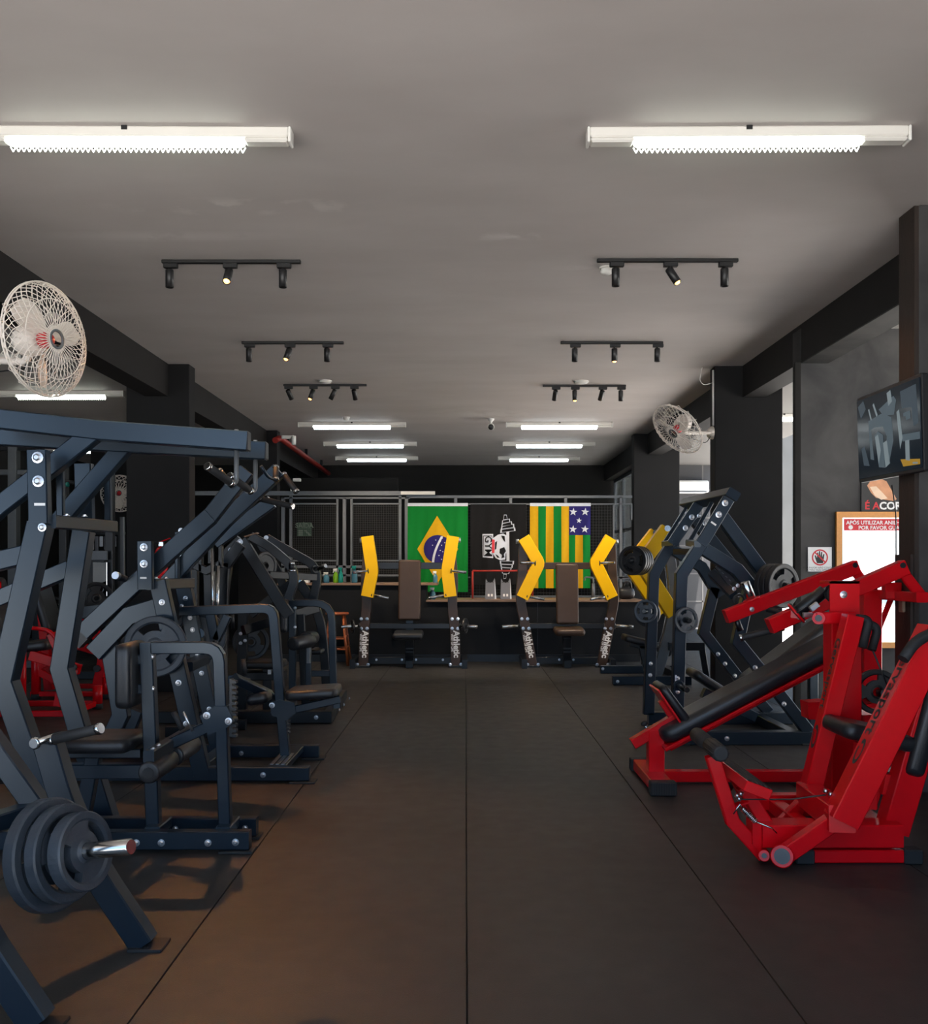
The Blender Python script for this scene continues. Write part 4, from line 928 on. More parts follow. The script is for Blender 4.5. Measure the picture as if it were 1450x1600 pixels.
ro = obj('shin_roller', MB().lathe(at(1127, 1178, 4.05), at(1089, 1148, 4.5) - at(1127, 1178, 4.05), [(.028, 0), (.036, .006), (.036, .19), (.026, .192), (.026, .225), (.036, .227), (.036, .45)], 18), MAT['rubber'], r.t)
for k in range(12):
    a = 2*math.pi*k/12; c0 = at(1127, 1178, 4.05); dv = (at(1089, 1148, 4.5) - c0).normalized(); sx = perp(dv); sy = dv.cross(sx); off = (sx*math.cos(a) + sy*math.sin(a))*.036
    obj('rib', MB().rod([c0 + dv*.008 + off, c0 + dv*.188 + off], .0028, 5), MAT['rubber'], ro)
fa_, fb_ = at(1186, 1236, 4.02), at(1128, 1192, 4.58)
tilt = nrm((.93, 0, -.36)); up = nrm((.36, 0, .93)); mid = (fa_ + fb_)/2
fpd = obj('foot_pedal', MB().pad(mid, (0, 1, 0), tilt, up*-1, (fb_ - fa_).y*-1 if (fb_ - fa_).y < 0 else (fb_ - fa_).y, .12, .048, .004, .003, 1, False), MAT['red_paint'], r.t)
for k in range(6):
    o = mid + up*.0255 + tilt*(-.05 + k*.02); obj('tread_rib', MB().bar([o - Vector((0, .27, 0)), o + Vector((0, .27, 0))], .012, .006, side=tilt), MAT['rubber'], fpd)
r.bar('pedal_post', [(1160, 1228, 4.3), (1207, 1304, 4.3)], .055, .06); r.bar('pedal_post', [(1148, 1215, 4.45), (1166, 1252, 4.45)], .04, .045)
obj('stop_bumper', MB().cyl(at(1140, 1226, 4.4), at(1136, 1232, 4.4), .022, 14), MAT['rubber'], r.t)
def coil(c0, c1, rr, turns, wire, parent, mat):
    c0, c1 = pp(c0), pp(c1); dv = (c1 - c0); L = dv.length; dv.normalize(); sx = perp(dv); sy = dv.cross(sx); n = turns*8
    obj('spring', MB().rod([c0 + dv*L*i/n + (sx*math.cos(i*math.pi/4) + sy*math.sin(i*math.pi/4))*rr for i in range(n + 1)], wire, 5), MAT[mat], parent)
coil((1160, 1263, 4.2), (1181, 1284, 4.2), .012, 11, .0028, r.t, 'chrome'); r.bar('spring_tab', [(1148, 1259, 4.24), (1168, 1252, 4.24)], .05, .012)
r.rod('spring_hook', [(1181, 1284, 4.2), (1206, 1294, 4.2), (1214, 1302, 4.2)], .003, 'chrome'); r.rod('spring_hook', [(1160, 1263, 4.2), (1156, 1257, 4.2), (1146, 1272, 4.2)], .003, 'chrome')
for p in ((1151, 1246, 4.2), (1157, 1243, 4.2), (1154, 1251, 4.2), (1289, 1239, 4.1), (1297, 1244, 4.1)): obj('cable_nut', MB().cyl(at(*p), at(p[0] + 2, p[1] - 6, p[2]), .011, 6), MAT['zinc'], r.t)
r.rod('cable', [(1156, 1249, 4.2), (1235, 1249, 4.2), (1290, 1242, 4.1)], .0035, 'black_plastic')
obj('bumper_block', MB().box(at(1262, 1282, 4.5), (.06, .05, .03), ch=.006), MAT['rubber'], r.t)
r.horn((1372, 1082, 5.16), (1381, 1083, 5.0), .018, mat='black_steel'); r.bar('weight_arm', [(1322, 1098, 5.16), (1378, 1085, 5.16)], .06, .06); r.bar('weight_arm', [(1322, 1098, 4.90), (1322, 1098, 5.18)], .06, .06, side=(0, 0, 1))
G = 'weight plates on the red machines'
weight_plate((1370, 1081, 5.09), (-.05, -1, .02), .124, .035, 'black weight plate with three slots between the two red lettered levers', G, 'plate_black', roll=.6)

# ================================================================== R2: red incline bench with two lever arms
r = Rig('incline_lever_bench', 'red incline bench with a long padded board and two lever arms', 'gym machine', (1150, 1230, 5.75), mat='red_paint')
Y0 = 5.78
r.bar('foot_rail', [Vector((1.165, 5.50, .045)), Vector((1.165, 6.10, .045))], .125, .068, side=(1, 0, 0))
for y in (5.475, 6.13):
    ft = obj('rubber_foot', MB().box((1.165, y, .042), (.155, .075, .080), ch=.006), MAT['rubber'], r.t)
    for k in range(10): obj('rib', MB().bx(1.10 + k*.0145, 1.107 + k*.0145, y - .041, y - .037, .006, .078), MAT['rubber'], ft)
r.bar('base_rail', [Vector((1.22, Y0, .045)), Vector((2.45, Y0, .045))], .08, .066); r.bar('foot_rail', [Vector((2.42, 5.45, .045)), Vector((2.42, 6.1, .045))], .12, .068, side=(1, 0, 0))
r.bar('front_post', [(1024, 1210, Y0), (1024, 1140, Y0)], .09, .098)
A, B = at(1034, 1158, Y0), at(1296, 1020, Y0); d = (B - A).normalized(); n = nrm((-d.z, 0, d.x))
r.bar('bench_tray', [A - n*.020 - d*.02, B - n*.020 + d*.25], .30, .022)
c = (A + B)/2 + n*.042
r.pad('bench_pad', c + d*.10, d, (0, 1, 0), (B - A).length + .20, .31, .10, .08, .035)
r.bar('spine_tube', [A - n*.05 + d*.02, B - n*.05], .06, .05)
sd = nrm(at(1068, 1128, Y0) - at(1024, 1068, Y0)); r.pad('foot_pad', (1049, 1097, Y0), sd, (0, 1, 0), .29, .30, .05, .05, .018); nn = nrm((sd.z, 0, -sd.x))
r.bar('pad_back', [at(1022, 1074, Y0), at(1062, 1133, Y0)], .28, .012); r.bar('pad_bracket', [at(1034, 1094, Y0), at(1056, 1128, Y0)], .06, .05)
r.bar('slide_tube', [(988, 1162, Y0), (1062, 1118, Y0)], .075, .062); r.bar('slide_sleeve', [(996, 1150, Y0 + .02), (1006, 1145, Y0 + .02)], .05, .012, mat='counter_wood')
r.rod('pull_pin', [(1013, 1142, Y0), (1007, 1132, Y0)], .008, 'chrome'); obj('pin_knob', MB().lathe(at(1008, 1134, Y0), at(1004, 1124, Y0) - at(1008, 1134, Y0), [(.012, 0), (.022, .008), (.022, .022), (.010, .03)], 14), MAT['rubber'], r.t)
# rear column
r.bar('rear_column', [(1358, 1212, 5.9), (1358, 925, 5.9)], .12, .115); r.bar('column_cap', [(1345, 930, 5.9), (1412, 928, 5.9)], .10, .062)
# lever arms left and right of the bench
for Yl, far_ in ((6.08, 1), (5.42, 0)):
    a = Vector((1.705 if far_ else 1.775, Yl, 1.018 if far_ else 1.00)); b = Vector((2.565, Yl, 1.345)); l = r.bar('lever_arm', [a, b], .085, .088)
    dd = (b - a).normalized(); up = nrm((-dd.z, 0, dd.x))
    r.bar('hinge_link', [b + up*.005 - dd*.03, Vector((2.66, Yl, 1.18))], .03, .06, parent=l); obj('hinge_bolt', MB().cyl(b + Vector((-.03, -.05, .01)), b + Vector((-.03, -.042, .01)), .017, 8), MAT['black_steel'], l)
    if far_:
        r.horn(a + dd*.20 + up*.04, a + dd*.20 + up*.17, .030, parent=l); r.rod('handle_stub', [a + dd*.06 - up*.03, a + dd*.06 - up*.12], .02, 'black_steel', parent=l); r.grip(a + dd*.27 - up*.05 + Vector((0, -.02, 0)), a + dd*.33 - up*.10 + Vector((0, -.13, 0)), .018, parent=l)
    else:
        c0 = at(1243, 959, 5.16); cd = nrm(at(1286, 925, 5.12) - c0)
        r.bar('horn_root', [c0, a + dd*.2], .05, .05, parent=l); r.horn(c0, c0 + cd*.20, .036, mat='black_steel', parent=l); obj('horn_flange', MB().cyl(c0 - cd*.005, c0 + cd*.02, .062, 18, bev=.005), MAT['rubber'], l)
        r.grip(a + dd*.08 - up*.05 + Vector((0, .06, 0)), a + Vector((-.13, .10, -.075)), .020, parent=l)
    r.bolts([a + dd*.17 + Vector((0, -.045, -.01))], .012, parent=l)
    obj('pivot_ear', MB().box(Vector((2.60, Yl*.5 + 2.95, 1.20)), (.10, .06, .10), ch=.004), MAT['red_paint'], r.t)
r.bar('hinge_beam', [Vector((2.64, 5.36, 1.17)), Vector((2.64, 6.12, 1.17))], .07, .06, side=(1, 0, 0))
r.bar('hinge_strut', [(1372, 985, 5.9), (1405, 905, 5.9)], .03, .03)
pb = r.plate('side_bracket', [(1262, 1098, 5.3), (1292, 1096, 5.3), (1292, 1126, 5.3), (1264, 1124, 5.3)], (0, .12, 0)); obj('washer', MB().cyl(at(1283, 1113, 5.295), at(1283, 1113, 5.30), .020, 16), MAT['zinc'], pb)
r.bar('side_bracket_arm', [at(1290, 1111, 5.38), at(1358, 1111, 5.84)], .05, .06, side=(0, 0, 1))
# ================================================================== R3: dark press with tall arched front
r = Rig('incline_press_machine', 'tall dark navy press machine on the right with an arched double front frame', 'gym machine', (1130, 1150, 7.45), mat='navy_steel')
Yn, Yf = 7.02, 7.92; x1 = 1.62
for Y in (Yn, Yf):
    r.bar('base_rail', [Vector((1.56, Y, .052)), Vector((2.66 if Y == Yn else 2.78, Y, .052))], .085, .10); r.feet([Vector((1.62, Y, 0)), Vector((2.6, Y, 0))], .14, .12)
r.bar('cross_tube', [Vector((2.50, Yn, .05)), Vector((2.50, Yf, .05))], .08, .08, side=(1, 0, 0)); r.bolts([(1136, 1154, Yn - .044)], .014)
r.bar('front_upright', [(1057, 1150, Yn), (1064, 898, Yn), (1098, 846, Yn)], .085, .088); r.bar('front_upright', [(1013, 1116, Yf), (1021, 898, Yf), (1047, 852, Yf)], .085, .088)
r.bolts([(1019, 945, Yf - .044), (1018, 964, Yf - .044), (1017, 1037, Yf - .044), (1016, 1055, Yf - .044), (1059, 1060, Yn - .044), (1059, 1081, Yn - .044)], .013); obj('serial_label', MB().box(at(1056, 1060, Yn - .044), (.012, .002, .05)), MAT['white_print'], r.t)
# four bracket plates under the top beam
tops = [((1096, 850), (1139, 778), Yn - .04, .092), ((1078, 846), (1113, 784), Yn + .32, .03), ((1050, 850), (1092, 788), Yf - .28, .088), ((1038, 848), (1074, 790), Yf + .05, .03)]
for i, (a, b, Y, hh) in enumerate(tops): r.bar('pivot_bracket', [(*a, Y), (*b, Y)], .035, hh)
r.bolts([(1133, 786, Yn - .06), (1123, 804, Yn - .06)], .018); r.bolts([(1081, 808, Yf - .30), (1071, 825, Yf - .30)], .017); r.bolts([(1101, 818, Yn + .30), (1092, 806, Yn + .30), (1063, 818, Yf), (1073, 802, Yf)], .012)
obj('serial_label', MB().box(at(1115, 818, Yn - .06), (.045, .002, .013), Matrix.Rotation(math.radians(35), 3, 'Y')), MAT['white_print'], r.t)
r.bar('top_beam', [at(1146, 772, Yn - .09), at(1071, 788, Yf + .10)], .10, .07, side=nrm((.85, 0, -.5)))
r.bar('axle_beam', [at(1090, 850, Yn - .05), at(1076, 848, Yn + .35)], .05, .05, side=(0, 0, 1)); r.bar('axle_beam', [at(1056, 848, Yf - .30), at(1038, 850, Yf + .08)], .05, .05, side=(0, 0, 1))
r.bar('link_beam', [(1056, 862, Yf - .2), (1088, 862, Yn + .3)], .05, .05, side=(0, 0, 1)); obj('lettering', text_mb('GYMNASTIC', .055, at(1072, 853, Yn + .2), (1, 0, 0), (0, 0, 1), 0), MAT['grey_steel'], r.t) if False else None
# arched braces and swept rear legs
r.bar('arch_tube', [(1098, 857, Yn), (1151, 890, Yn), (1182, 928, Yn)], .08, .098); r.bar('arch_tube', [(1049, 858, Yf), (1096, 886, Yf), (1124, 932, Yf)], .08, .092)
r.bar('swept_leg', [(1172, 915, Yn), (1159, 970, Yn), (1152, 1003, Yn), (1192, 1052, Yn), (1262, 1142, Yn)], .08, .088); r.bar('swept_leg', [(1116, 918, Yf), (1099, 988, Yf), (1152, 1057, Yf), (1200, 1112, Yf)], .08, .088)
r.bolts([(1122, 1022, Yf - .042), (1133, 1037, Yf - .042), (1148, 1056, Yf - .042), (1180, 1043, Yn - .042), (1209, 1078, Yn - .042), (1225, 1100, Yn - .042)], .014)
# lever that rises behind the brackets to the plate horns
r.bar('lever_arm', [(1122, 800, Yn + .14), (1200, 905, Yn + .14)], .085, .098); r.bar('lever_arm', [(1085, 812, Yf - .14), (1160, 905, Yf - .14)], .085, .095)
r.bar('lever_cross', [(1112, 895, 7.5), (1146, 930, 7.3)], .06, .07); np_ = r.plate('name_plate', [(1118, 886, 7.06), (1124, 882, 7.06), (1150, 906, 7.06), (1138, 914, 7.06)], (0, .02, 0), 'black_steel')
for k in range(4):
    p = at(1124 + k*5.5, 890 + k*5.6, 7.05); obj('plate_mark', MB().box(p, (.018, .002, .004), Matrix.Rotation(math.radians(40), 3, 'Y')), MAT['grey_steel'], np_)
r.bolts([(1147, 920, Yn - .02), (1153, 915, Yn - .02), (1155, 930, Yn - .02)], .012)
r.horn((1194, 915, 7.08), at(1200, 915, 6.97) + nrm((.5, -.86, 0))*.20, .022, mat='black_steel'); r.rod('hand_loop', [(1146, 942, 6.95), (1147, 932, 6.95), (1158, 928, 6.95), (1164, 938, 6.95)], .009, 'black_steel', fil=.03)
# horns on the front uprights
r.horn((1065, 968, Yn - .04), (1078, 970, Yn - .22), .020, mat='black_steel'); r.horn((1060, 1071, Yn - .04), (1074, 1078, Yn - .25), .022, mat='black_steel'); r.horn((1012, 955, Yf - .04), (1006, 955, Yf - .2), .02, mat='black_steel')
# seat and long inclined back pad
sdir = nrm(at(1132, 1084, 7.45) - at(1082, 1052, 7.45)); r.pad('seat', (1106, 1066, 7.45), sdir, (0, 1, 0), .34, .34, .07, .06, .025); r.bar('seat_beam', [(1098, 1082, 7.45), (1180, 1120, 7.45)], .08, .08); r.bar('seat_post', [(1118, 1080, 7.45), (1132, 1120, 7.45)], .07, .08)
bdir = nrm(at(1286, 976, 7.45) - at(1166, 1068, 7.45)); r.pad('backrest', (1226, 1022, 7.45), bdir, (0, 1, 0), .80, .34, .10, .06, .03); r.bar('back_beam', [(1172, 1078, 7.45), (1296, 986, 7.45)], .08, .06); r.bar('back_strut', [(1270, 1005, 7.45), (1270, 1140, 7.45)], .06, .07)
r.rod('leg_peg', [(1180, 1040, 7.3), (1192, 1048, 7.05)], .022, 'black_steel')
G = 'weight plates on the dark press'
weight_plate((1072, 969, Yn - .10), (.35, -1, 0), .098, .028, 'small weight plate on the near upright of the dark press', G, slots=4)
weight_plate((1009, 955, Yf - .10), (-.55, -1, 0), .098, .028, 'small weight plate on the far upright of the dark press, left', G, slots=4, roll=.4)
hx = nrm((.5, -.86, .0)); hb = at(1200, 915, 6.97)
for k, nm in enumerate(('rearmost', 'middle', 'front')): weight_plate(hb + hx*(.03 + k*.052), hx, .165, .042, 'large weight plate behind the red lever, %s of three' % nm, G, 'plate_black', roll=.3*k)

# ================================================================== R4: yellow press seen from the side, behind the dark press
r = Rig('yellow_press_machine', 'yellow and black lever press standing sideways behind the tall dark press', 'gym machine', (985, 1055, 10.9), mat='black_steel')
Ya, Yb = 10.5, 11.6
r.bar('base_rail', [Vector((x(957, Ya), Ya, .05)), Vector((2.55, Ya, .05))], .09, .095, mat='navy_steel'); r.bar('base_rail', [Vector((x(938, Yb), Yb, .05)), Vector((2.6, Yb, .05))], .09, .095, mat='navy_steel')
r.bar('base_rail', [Vector((2.5, Ya, .05)), Vector((2.5, Yb, .05))], .09, .09, side=(1, 0, 0)); r.bolts([(965, 1065, Ya - .046), (942, 1045, Yb - .046)], .014)
for Y, o in ((10.65, 0), (11.5, 0)):
    pts = [(1042, 826), (1002, 880), (1052, 960)] if Y < 11 else [(1024, 832), (984, 884), (1034, 958)]
    l = r.bar('lever_arm', [(*p, Y) for p in pts], .13, .155, mat='yellow_paint', r=.06); e = pp((*pts[0], Y)); obj('pivot_cap', MB().cyl(e + Vector((-.01, -.085, .0)), e + Vector((-.01, -.066, 0)), .035, 14), MAT['chrome'], l)
    r.bar('curved_leg', [(pts[0][0] - 2, pts[0][1] + 6, Y + .1), (pts[0][0] + 12, 915, Y + .1), (pts[0][0] + 8, 975, Y + .1), (pts[0][0] - 16, 1055 if Y < 11 else 1040, Y + .1)], .05, .12, r=.3, mat='grey_steel' if Y < 11 else 'black_steel')
r.pad('seat', (1000, 1002, 11.0), nrm((1, 0, -.25)), (0, 1, 0), .42, .36, .08, .05, .025); r.bar('seat_stem', [(1003, 1008, 11.0), (1012, 1048, 11.0)], .07, .09); r.bar('seat_rail', [(985, 1005, 11.0), (1060, 1020, 11.0)], .07, .07)
r.pad('backrest', (1052, 985, 11.0), nrm((.35, 0, 1)), (0, 1, 0), .62, .34, .08, .05, .025); r.bar('rear_frame', [(1045, 1010, 10.55), (1100, 1010, 10.55)], .07, .09); r.bar('rear_frame', [(1096, 1008, 10.55), (1104, 1058, 10.55)], .06, .06)
h0 = at(1002, 876, 10.55); hx = nrm((-.55, -.83, 0)); r.horn(h0, h0 + hx*.36, .025, mat='black_steel'); h1 = at(1016, 958, 10.5); r.horn(h1, h1 + hx*.2, .022, mat='chrome')
G = 'weight plates on the sideways yellow press'
for k, (R_, nm) in enumerate(((.165, 'rearmost'), (.165, 'second'), (.165, 'third'), (.165, 'front'))): weight_plate(h0 + hx*(.06 + k*.06), hx, R_, .045, 'dark weight plate on the yellow press, %s of four on its horn' % nm, G, 'plate_black', roll=.2*k)
weight_plate(h1 + hx*.08, hx, .15, .04, 'dark weight plate low on the sideways yellow press', G, 'plate_black')
# ================================================================== BACK: counter, grid partition, flags, yellow benches
x = lambda u, Y: (u - CX)/F*Y
Yq = 13.0
ct = thing('bar_counter', 'long black counter with a wooden top in front of the grid partition', 'counter', (-.3, 13.3, 0))
zU, zL = at(0, 911, Yq).z, at(0, 937, Yq).z
obj('tall_body', MB().bx(x(440, Yq), x(666, Yq), Yq, Yq + .6, 0, zU - .03), MAT['counter_black'], ct)
obj('low_body', MB().bx(x(666, Yq), x(1000, Yq), Yq, Yq + .75, 0, zL - .03), MAT['counter_black'], ct)
obj('tall_top', MB().box(((x(434, Yq) + x(684, Yq))/2, Yq + .28, zU - .015), (x(684, Yq) - x(434, Yq), .68, .032), ch=.004), MAT['counter_wood'], ct)
obj('low_top', MB().box(((x(666, Yq) + x(1004, Yq))/2, Yq + .36, zL - .015), (x(1004, Yq) - x(666, Yq), .84, .032), ch=.004), MAT['counter_wood'], ct)
obj('panel_seam', MB().bx(x(840, Yq) - .004, x(840, Yq) + .004, Yq - .004, Yq, .03, zL - .04), MAT['black_steel'], ct); obj('plinth', MB().bx(x(440, Yq), x(1000, Yq), Yq - .012, Yq, 0, .10), MAT['black_steel'], ct)

# grid partition behind the counter
Yg = 14.1
gp = thing('grid_partition', 'grey steel partition of posts and wire mesh behind the counter', 'partition', (x(700, Yg), Yg, 0))
def post(u, wpx, v0, v1=1020): obj('post', MB().bx(x(u - wpx/2, Yg), x(u + wpx/2, Yg), Yg, Yg + .06, max(0, at(0, v1, Yg).z), at(0, v0, Yg).z), MAT['grey_steel'], gp)
for u, w, v0 in ((442, 5, 777), (454, 4, 772), (527, 3, 778), (538, 5, 778), (549, 3, 778), (625, 4, 772), (635, 5, 777)): post(u, w, v0)
for u in (712, 798, 884): obj('stub_post', MB().bx(x(u - 2.2, Yg), x(u + 2.2, Yg), Yg, Yg + .06, at(0, 789, Yg).z, at(0, 777, Yg).z), MAT['grey_steel'], gp)
post(959, 2.5, 788); post(970, 4, 776); post(987, 2.5, 788, 812)
def rail(u0, u1, v, h=3.0, y=0.0, mat='grey_steel', name='rail'):
    a, b = at(u0, v - h/2, Yg), at(u1, v + h/2, Yg); obj(name, MB().bx(a.x, b.x, Yg + y, Yg + y + .05, b.z, a.z), MAT[mat], gp)
rail(300, 680, 771, 6.5, -.05, 'grey_steel', 'top_tube'); rail(627, 680, 771, 5.0, -.10, 'white_housing', 'lamp_housing'); rail(440, 640, 778, 2.5); rail(635, 988, 776, 4)
for u0, u1 in ((454, 527), (549, 625)): rail(u0, u1, 787, 2.2); rail(u0, u1, 876, 2.2)
rail(440, 640, 885.5, 4); rail(454, 640, 899, 3); rail(635, 988, 787.5, 2.0); rail(635, 988, 902, 2); rail(735, 985, 932, 3); rail(860, 985, 903, 3)
def mesh_panel(u0, u1, v0, v1, cell):
    m = MB(); a, b = at(u0, v0, Yg + .02), at(u1, v1, Yg + .02); n = int((b.x - a.x)/cell); k = int((a.z - b.z)/cell); w = .0035
    for i in range(n + 1):
        xx = a.x + (b.x - a.x)*i/n; m.bx(xx - w/2, xx + w/2, Yg + .02, Yg + .0235, b.z, a.z)
    for j in range(k + 1):
        zz = b.z + (a.z - b.z)*j/k; m.bx(a.x, b.x, Yg + .0235, Yg + .027, zz - w/2, zz + w/2)
    obj('wire_mesh', m, MAT['mesh_wire'], gp, kind='stuff')
mesh_panel(456, 527, 788, 902, .034); mesh_panel(549, 625, 788, 902, .034); mesh_panel(636, 986, 788, 940, .044)
# exit sign behind the mesh
Ye = 16.5
t = thing('exit_sign', 'dim green SAÍDA exit sign seen through the grid at left', 'sign', at(475, 838, Ye))
a, b = at(464.5, 816, Ye), at(486.5, 838, Ye); s_ = obj('plate', MB().bx(a.x, b.x, Ye, Ye + .01, b.z, a.z), MAT['exit_green'], t)
obj('lettering', text_mb('SAÍDA', .115, at(475.5, 821.5, Ye - .003), (1, 0, 0), (0, 0, 1), 0, bold=.003), MAT['exit_print'], s_)
a, b = at(466, 828, Ye - .002), at(473, 837, Ye - .002); obj('pictogram', MB().bx(a.x, b.x, Ye - .003, Ye, b.z, a.z), MAT['exit_print'], s_)
obj('pictogram', MB().prism([at(475, 829, Ye - .003), at(478, 828, Ye - .003), at(486, 836, Ye - .003), at(483, 837, Ye - .003)], (0, .002, 0)), MAT['exit_print'], s_)
struct('wall_inner', MB().bx(-4.2, -1.2, Ye + .02, Ye + .12, 0, 2.9), MAT['black_wall'])

# flags: cloth with soft vertical folds; every coloured field follows the same folds
Yfl = 14.04
def cloth(name, u0, u1, v0, v1, fn, mat, parent, lift=0.0, poly=None, res=(26, 12)):
    """patch of cloth between the photo lines u0..u1 / v0..v1 (poly: inside test), displaced by the fold function"""
    m = MB(); nx, nz = res; vs = []
    for j in range(nz + 1):
        for i in range(nx + 1):
            u = u0 + (u1 - u0)*i/nx; v = v0 + (v1 - v0)*j/nz; p = at(u, v, Yfl); p.y = Yfl + fn(u, v) - lift; vs.append(p)
    fs = [(j*(nx+1) + i, j*(nx+1) + i + 1, (j+1)*(nx+1) + i + 1, (j+1)*(nx+1) + i) for j in range(nz) for i in range(nx)]
    m.add(vs, fs, True); return obj(name, m, MAT[mat], parent)
def shape(name, pts, fn, mat, parent, lift):
    """polygon print on the cloth: rows between left and right outline so it follows the folds"""
    m = MB(); cu = sum(p[0] for p in pts)/len(pts); cv = sum(p[1] for p in pts)/len(pts); n = len(pts); vs = [(cu, cv)]; K = 7
    for k in range(1, K + 1):
        for (u, v) in pts: vs.append((cu + (u - cu)*k/K, cv + (v - cv)*k/K))
    V3 = []
    for u, v in vs: p = at(u, v, Yfl); p.y = Yfl + fn(u, v) - lift*1.8; V3.append(p)
    fs = [(0, 1 + (i+1) % n, 1 + i) for i in range(n)]
    for k in range(K - 1):
        for i in range(n): fs.append((1 + k*n + i, 1 + k*n + (i+1) % n, 1 + (k+1)*n + (i+1) % n, 1 + (k+1)*n + i))
    m.add(V3, fs, True); return obj(name, m, MAT[mat], parent)
def dens(pts, n=6):
    o = []
    for i in range(len(pts)):
        a, b = pts[i], pts[(i+1) % len(pts)]
        for k in range(n): o.append((a[0] + (b[0]-a[0])*k/n, a[1] + (b[1]-a[1])*k/n))
    return o
def star(u, v, s, rot=0.0):
    return [(u + (s if k % 2 == 0 else s*.40)*math.sin(math.pi*k/5 + rot), v - (s if k % 2 == 0 else s*.40)*math.cos(math.pi*k/5 + rot)) for k in range(10)]
def folds(a, b, ph): return lambda u, v: 1.7*(.012*math.sin(u*a + ph + v*.01) + .007*math.sin(u*b + v*.03 + ph*2))*min(1, max(0, (v - 780)/90)) - .004

t = thing('hanging_flag', 'green flag with yellow diamond and blue globe hung sideways on the grid', 'flag', at(684, 925, Yfl)); fn = folds(.17, .41, .4)
cl = cloth('cloth', 637, 731, 789, 925, fn, 'flag_green', t, res=(40, 16)); cloth('hem', 637, 731, 786, 791, fn, 'flag_white', cl, .002, res=(40, 2))
shape('diamond', dens([(683, 806), (716, 858), (684, 911), (652, 858)], 8), fn, 'flag_yellow', cl, .006)
shape('globe', [(684 + 22*math.cos(2*math.pi*k/32), 858 + 22*math.sin(2*math.pi*k/32)) for k in range(32)], fn, 'flag_blue', cl, .010)
bnd = [(688 - 16*math.sin(q*.1)*0 + 0, 0) for q in range(1)]
arc = []
for k in range(11):
    s = k/10; arc.append((689 - 13*math.sin(math.pi*.5*s)**1.0 - 1*s, 838 + 42*s))
arc2 = [(a + 4, b - 1.0) for a, b in reversed(arc)]
m = MB(); V3 = []
for (a, b) in arc:
    for q in (0, 3.6):
        p = at(a + q, b, Yfl); p.y = Yfl + fn(a + q, b) - .025; V3.append(p)
m.add(V3, [(2*i, 2*i+1, 2*i+3, 2*i+2) for i in range(10)], True); obj('white_band', m, MAT['flag_white'], cl)
for (u, v) in ((691, 841), (695, 848), (690, 852), (697, 858), (692, 862), (688, 860), (699, 865), (694, 870), (690, 874), (686, 868), (681, 844), (676, 852), (698, 852), (688, 846)): shape('star', star(u, v, 1.3), fn, 'flag_white', cl, .014)

t = thing('hanging_banner', 'black banner with a white arm and barbell emblem and the word GYM', 'flag', at(779, 912, Yfl)); fn = folds(.14, .33, 1.7)
cl = cloth('cloth', 735, 822, 788, 914, fn, 'flag_black', t, res=(36, 16))
em = obj('emblem_backing', MB().bx(0, .001, Yfl + .2, Yfl + .2005, 1, 1.001), MAT['flag_black'], cl) if False else cl
def bp(name, pts, mat, lift): return shape(name, dens([(735 + (a - 165)/4.833*1.0, 750 + b/4.833) for a, b in pts], 2), fn, mat, em, lift)
# barbell (drawn in its own units, hung vertical): collar, stepped plates, bar, stepped plates
def outlined(pts, name='barbell_plate'):
    cu = sum(a for a, b in pts)/len(pts); cv = sum(b for a, b in pts)/len(pts); bp(name, pts, 'flag_white', .006)
    bp(name, [(cu + (a - cu)*.80 if abs(a - cu) > 1 else a, cv + (b - cv)*.74) for a, b in pts], 'flag_black', .010)
outlined([(418, 262), (438, 262), (446, 300), (412, 305)]); outlined([(405, 305), (462, 292), (466, 318), (402, 330)]); outlined([(402, 330), (478, 312), (482, 340), (398, 354)]); outlined([(398, 354), (494, 330), (497, 358), (394, 374)]); outlined([(392, 374), (502, 358), (506, 384), (390, 400)])
bp('barbell_bar', [(436, 388), (458, 386), (460, 610), (438, 612)], 'flag_white', .008)
outlined([(386, 610), (494, 612), (492, 638), (388, 634)]); outlined([(390, 636), (486, 640), (482, 664), (394, 658)]); outlined([(394, 660), (476, 666), (470, 690), (400, 684)]); outlined([(400, 686), (462, 692), (456, 710), (406, 706)]); outlined([(414, 708), (440, 710), (434, 744), (416, 748)])
bp('arm_print', [(335, 440), (372, 414), (412, 404), (436, 418), (440, 470), (458, 500), (452, 540), (432, 556), (428, 600), (390, 606), (356, 590), (338, 560)], 'flag_white', .006)
bp('arm_shadow', [(396, 420), (424, 424), (428, 470), (412, 452)], 'flag_black', .012); bp('arm_shadow', [(386, 520), (420, 506), (434, 536), (418, 560), (422, 584), (398, 592), (404, 566), (384, 552)], 'flag_black', .012)
bp('arm_shadow', [(352, 560), (372, 570), (386, 588), (368, 586)], 'flag_black', .012); bp('arm_shadow', [(352, 470), (366, 462), (360, 520), (350, 528)], 'flag_black', .012)
bp('ribbon', [(328, 448), (348, 452), (346, 552), (326, 550)], 'red_print', .012)
bp('word_plate', [(256, 408), (336, 408), (336, 590), (258, 584)], 'flag_white', .006); bp('word_plate_inner', [(262, 420), (330, 420), (330, 578), (264, 574)], 'flag_black', .009); bp('word_plate_inner', [(266, 426), (326, 426), (326, 572), (268, 568)], 'flag_white', .012)
p = at(735 + (297 - 165)/4.833, 750 + 500/4.833, Yfl); p.y = Yfl - .062
obj('lettering', text_mb('GYM', .145, p, (0, 0, -1), (1, 0, 0), .0, bold=.002), MAT['flag_black'], cl)
p = at(735 + (337 - 165)/4.833, 750 + 500/4.833, Yfl); p.y = Yfl - .062
obj('lettering', text_mb('IRON', .042, p, (0, 0, -1), (1, 0, 0), .0), MAT['flag_white'], cl) if False else None

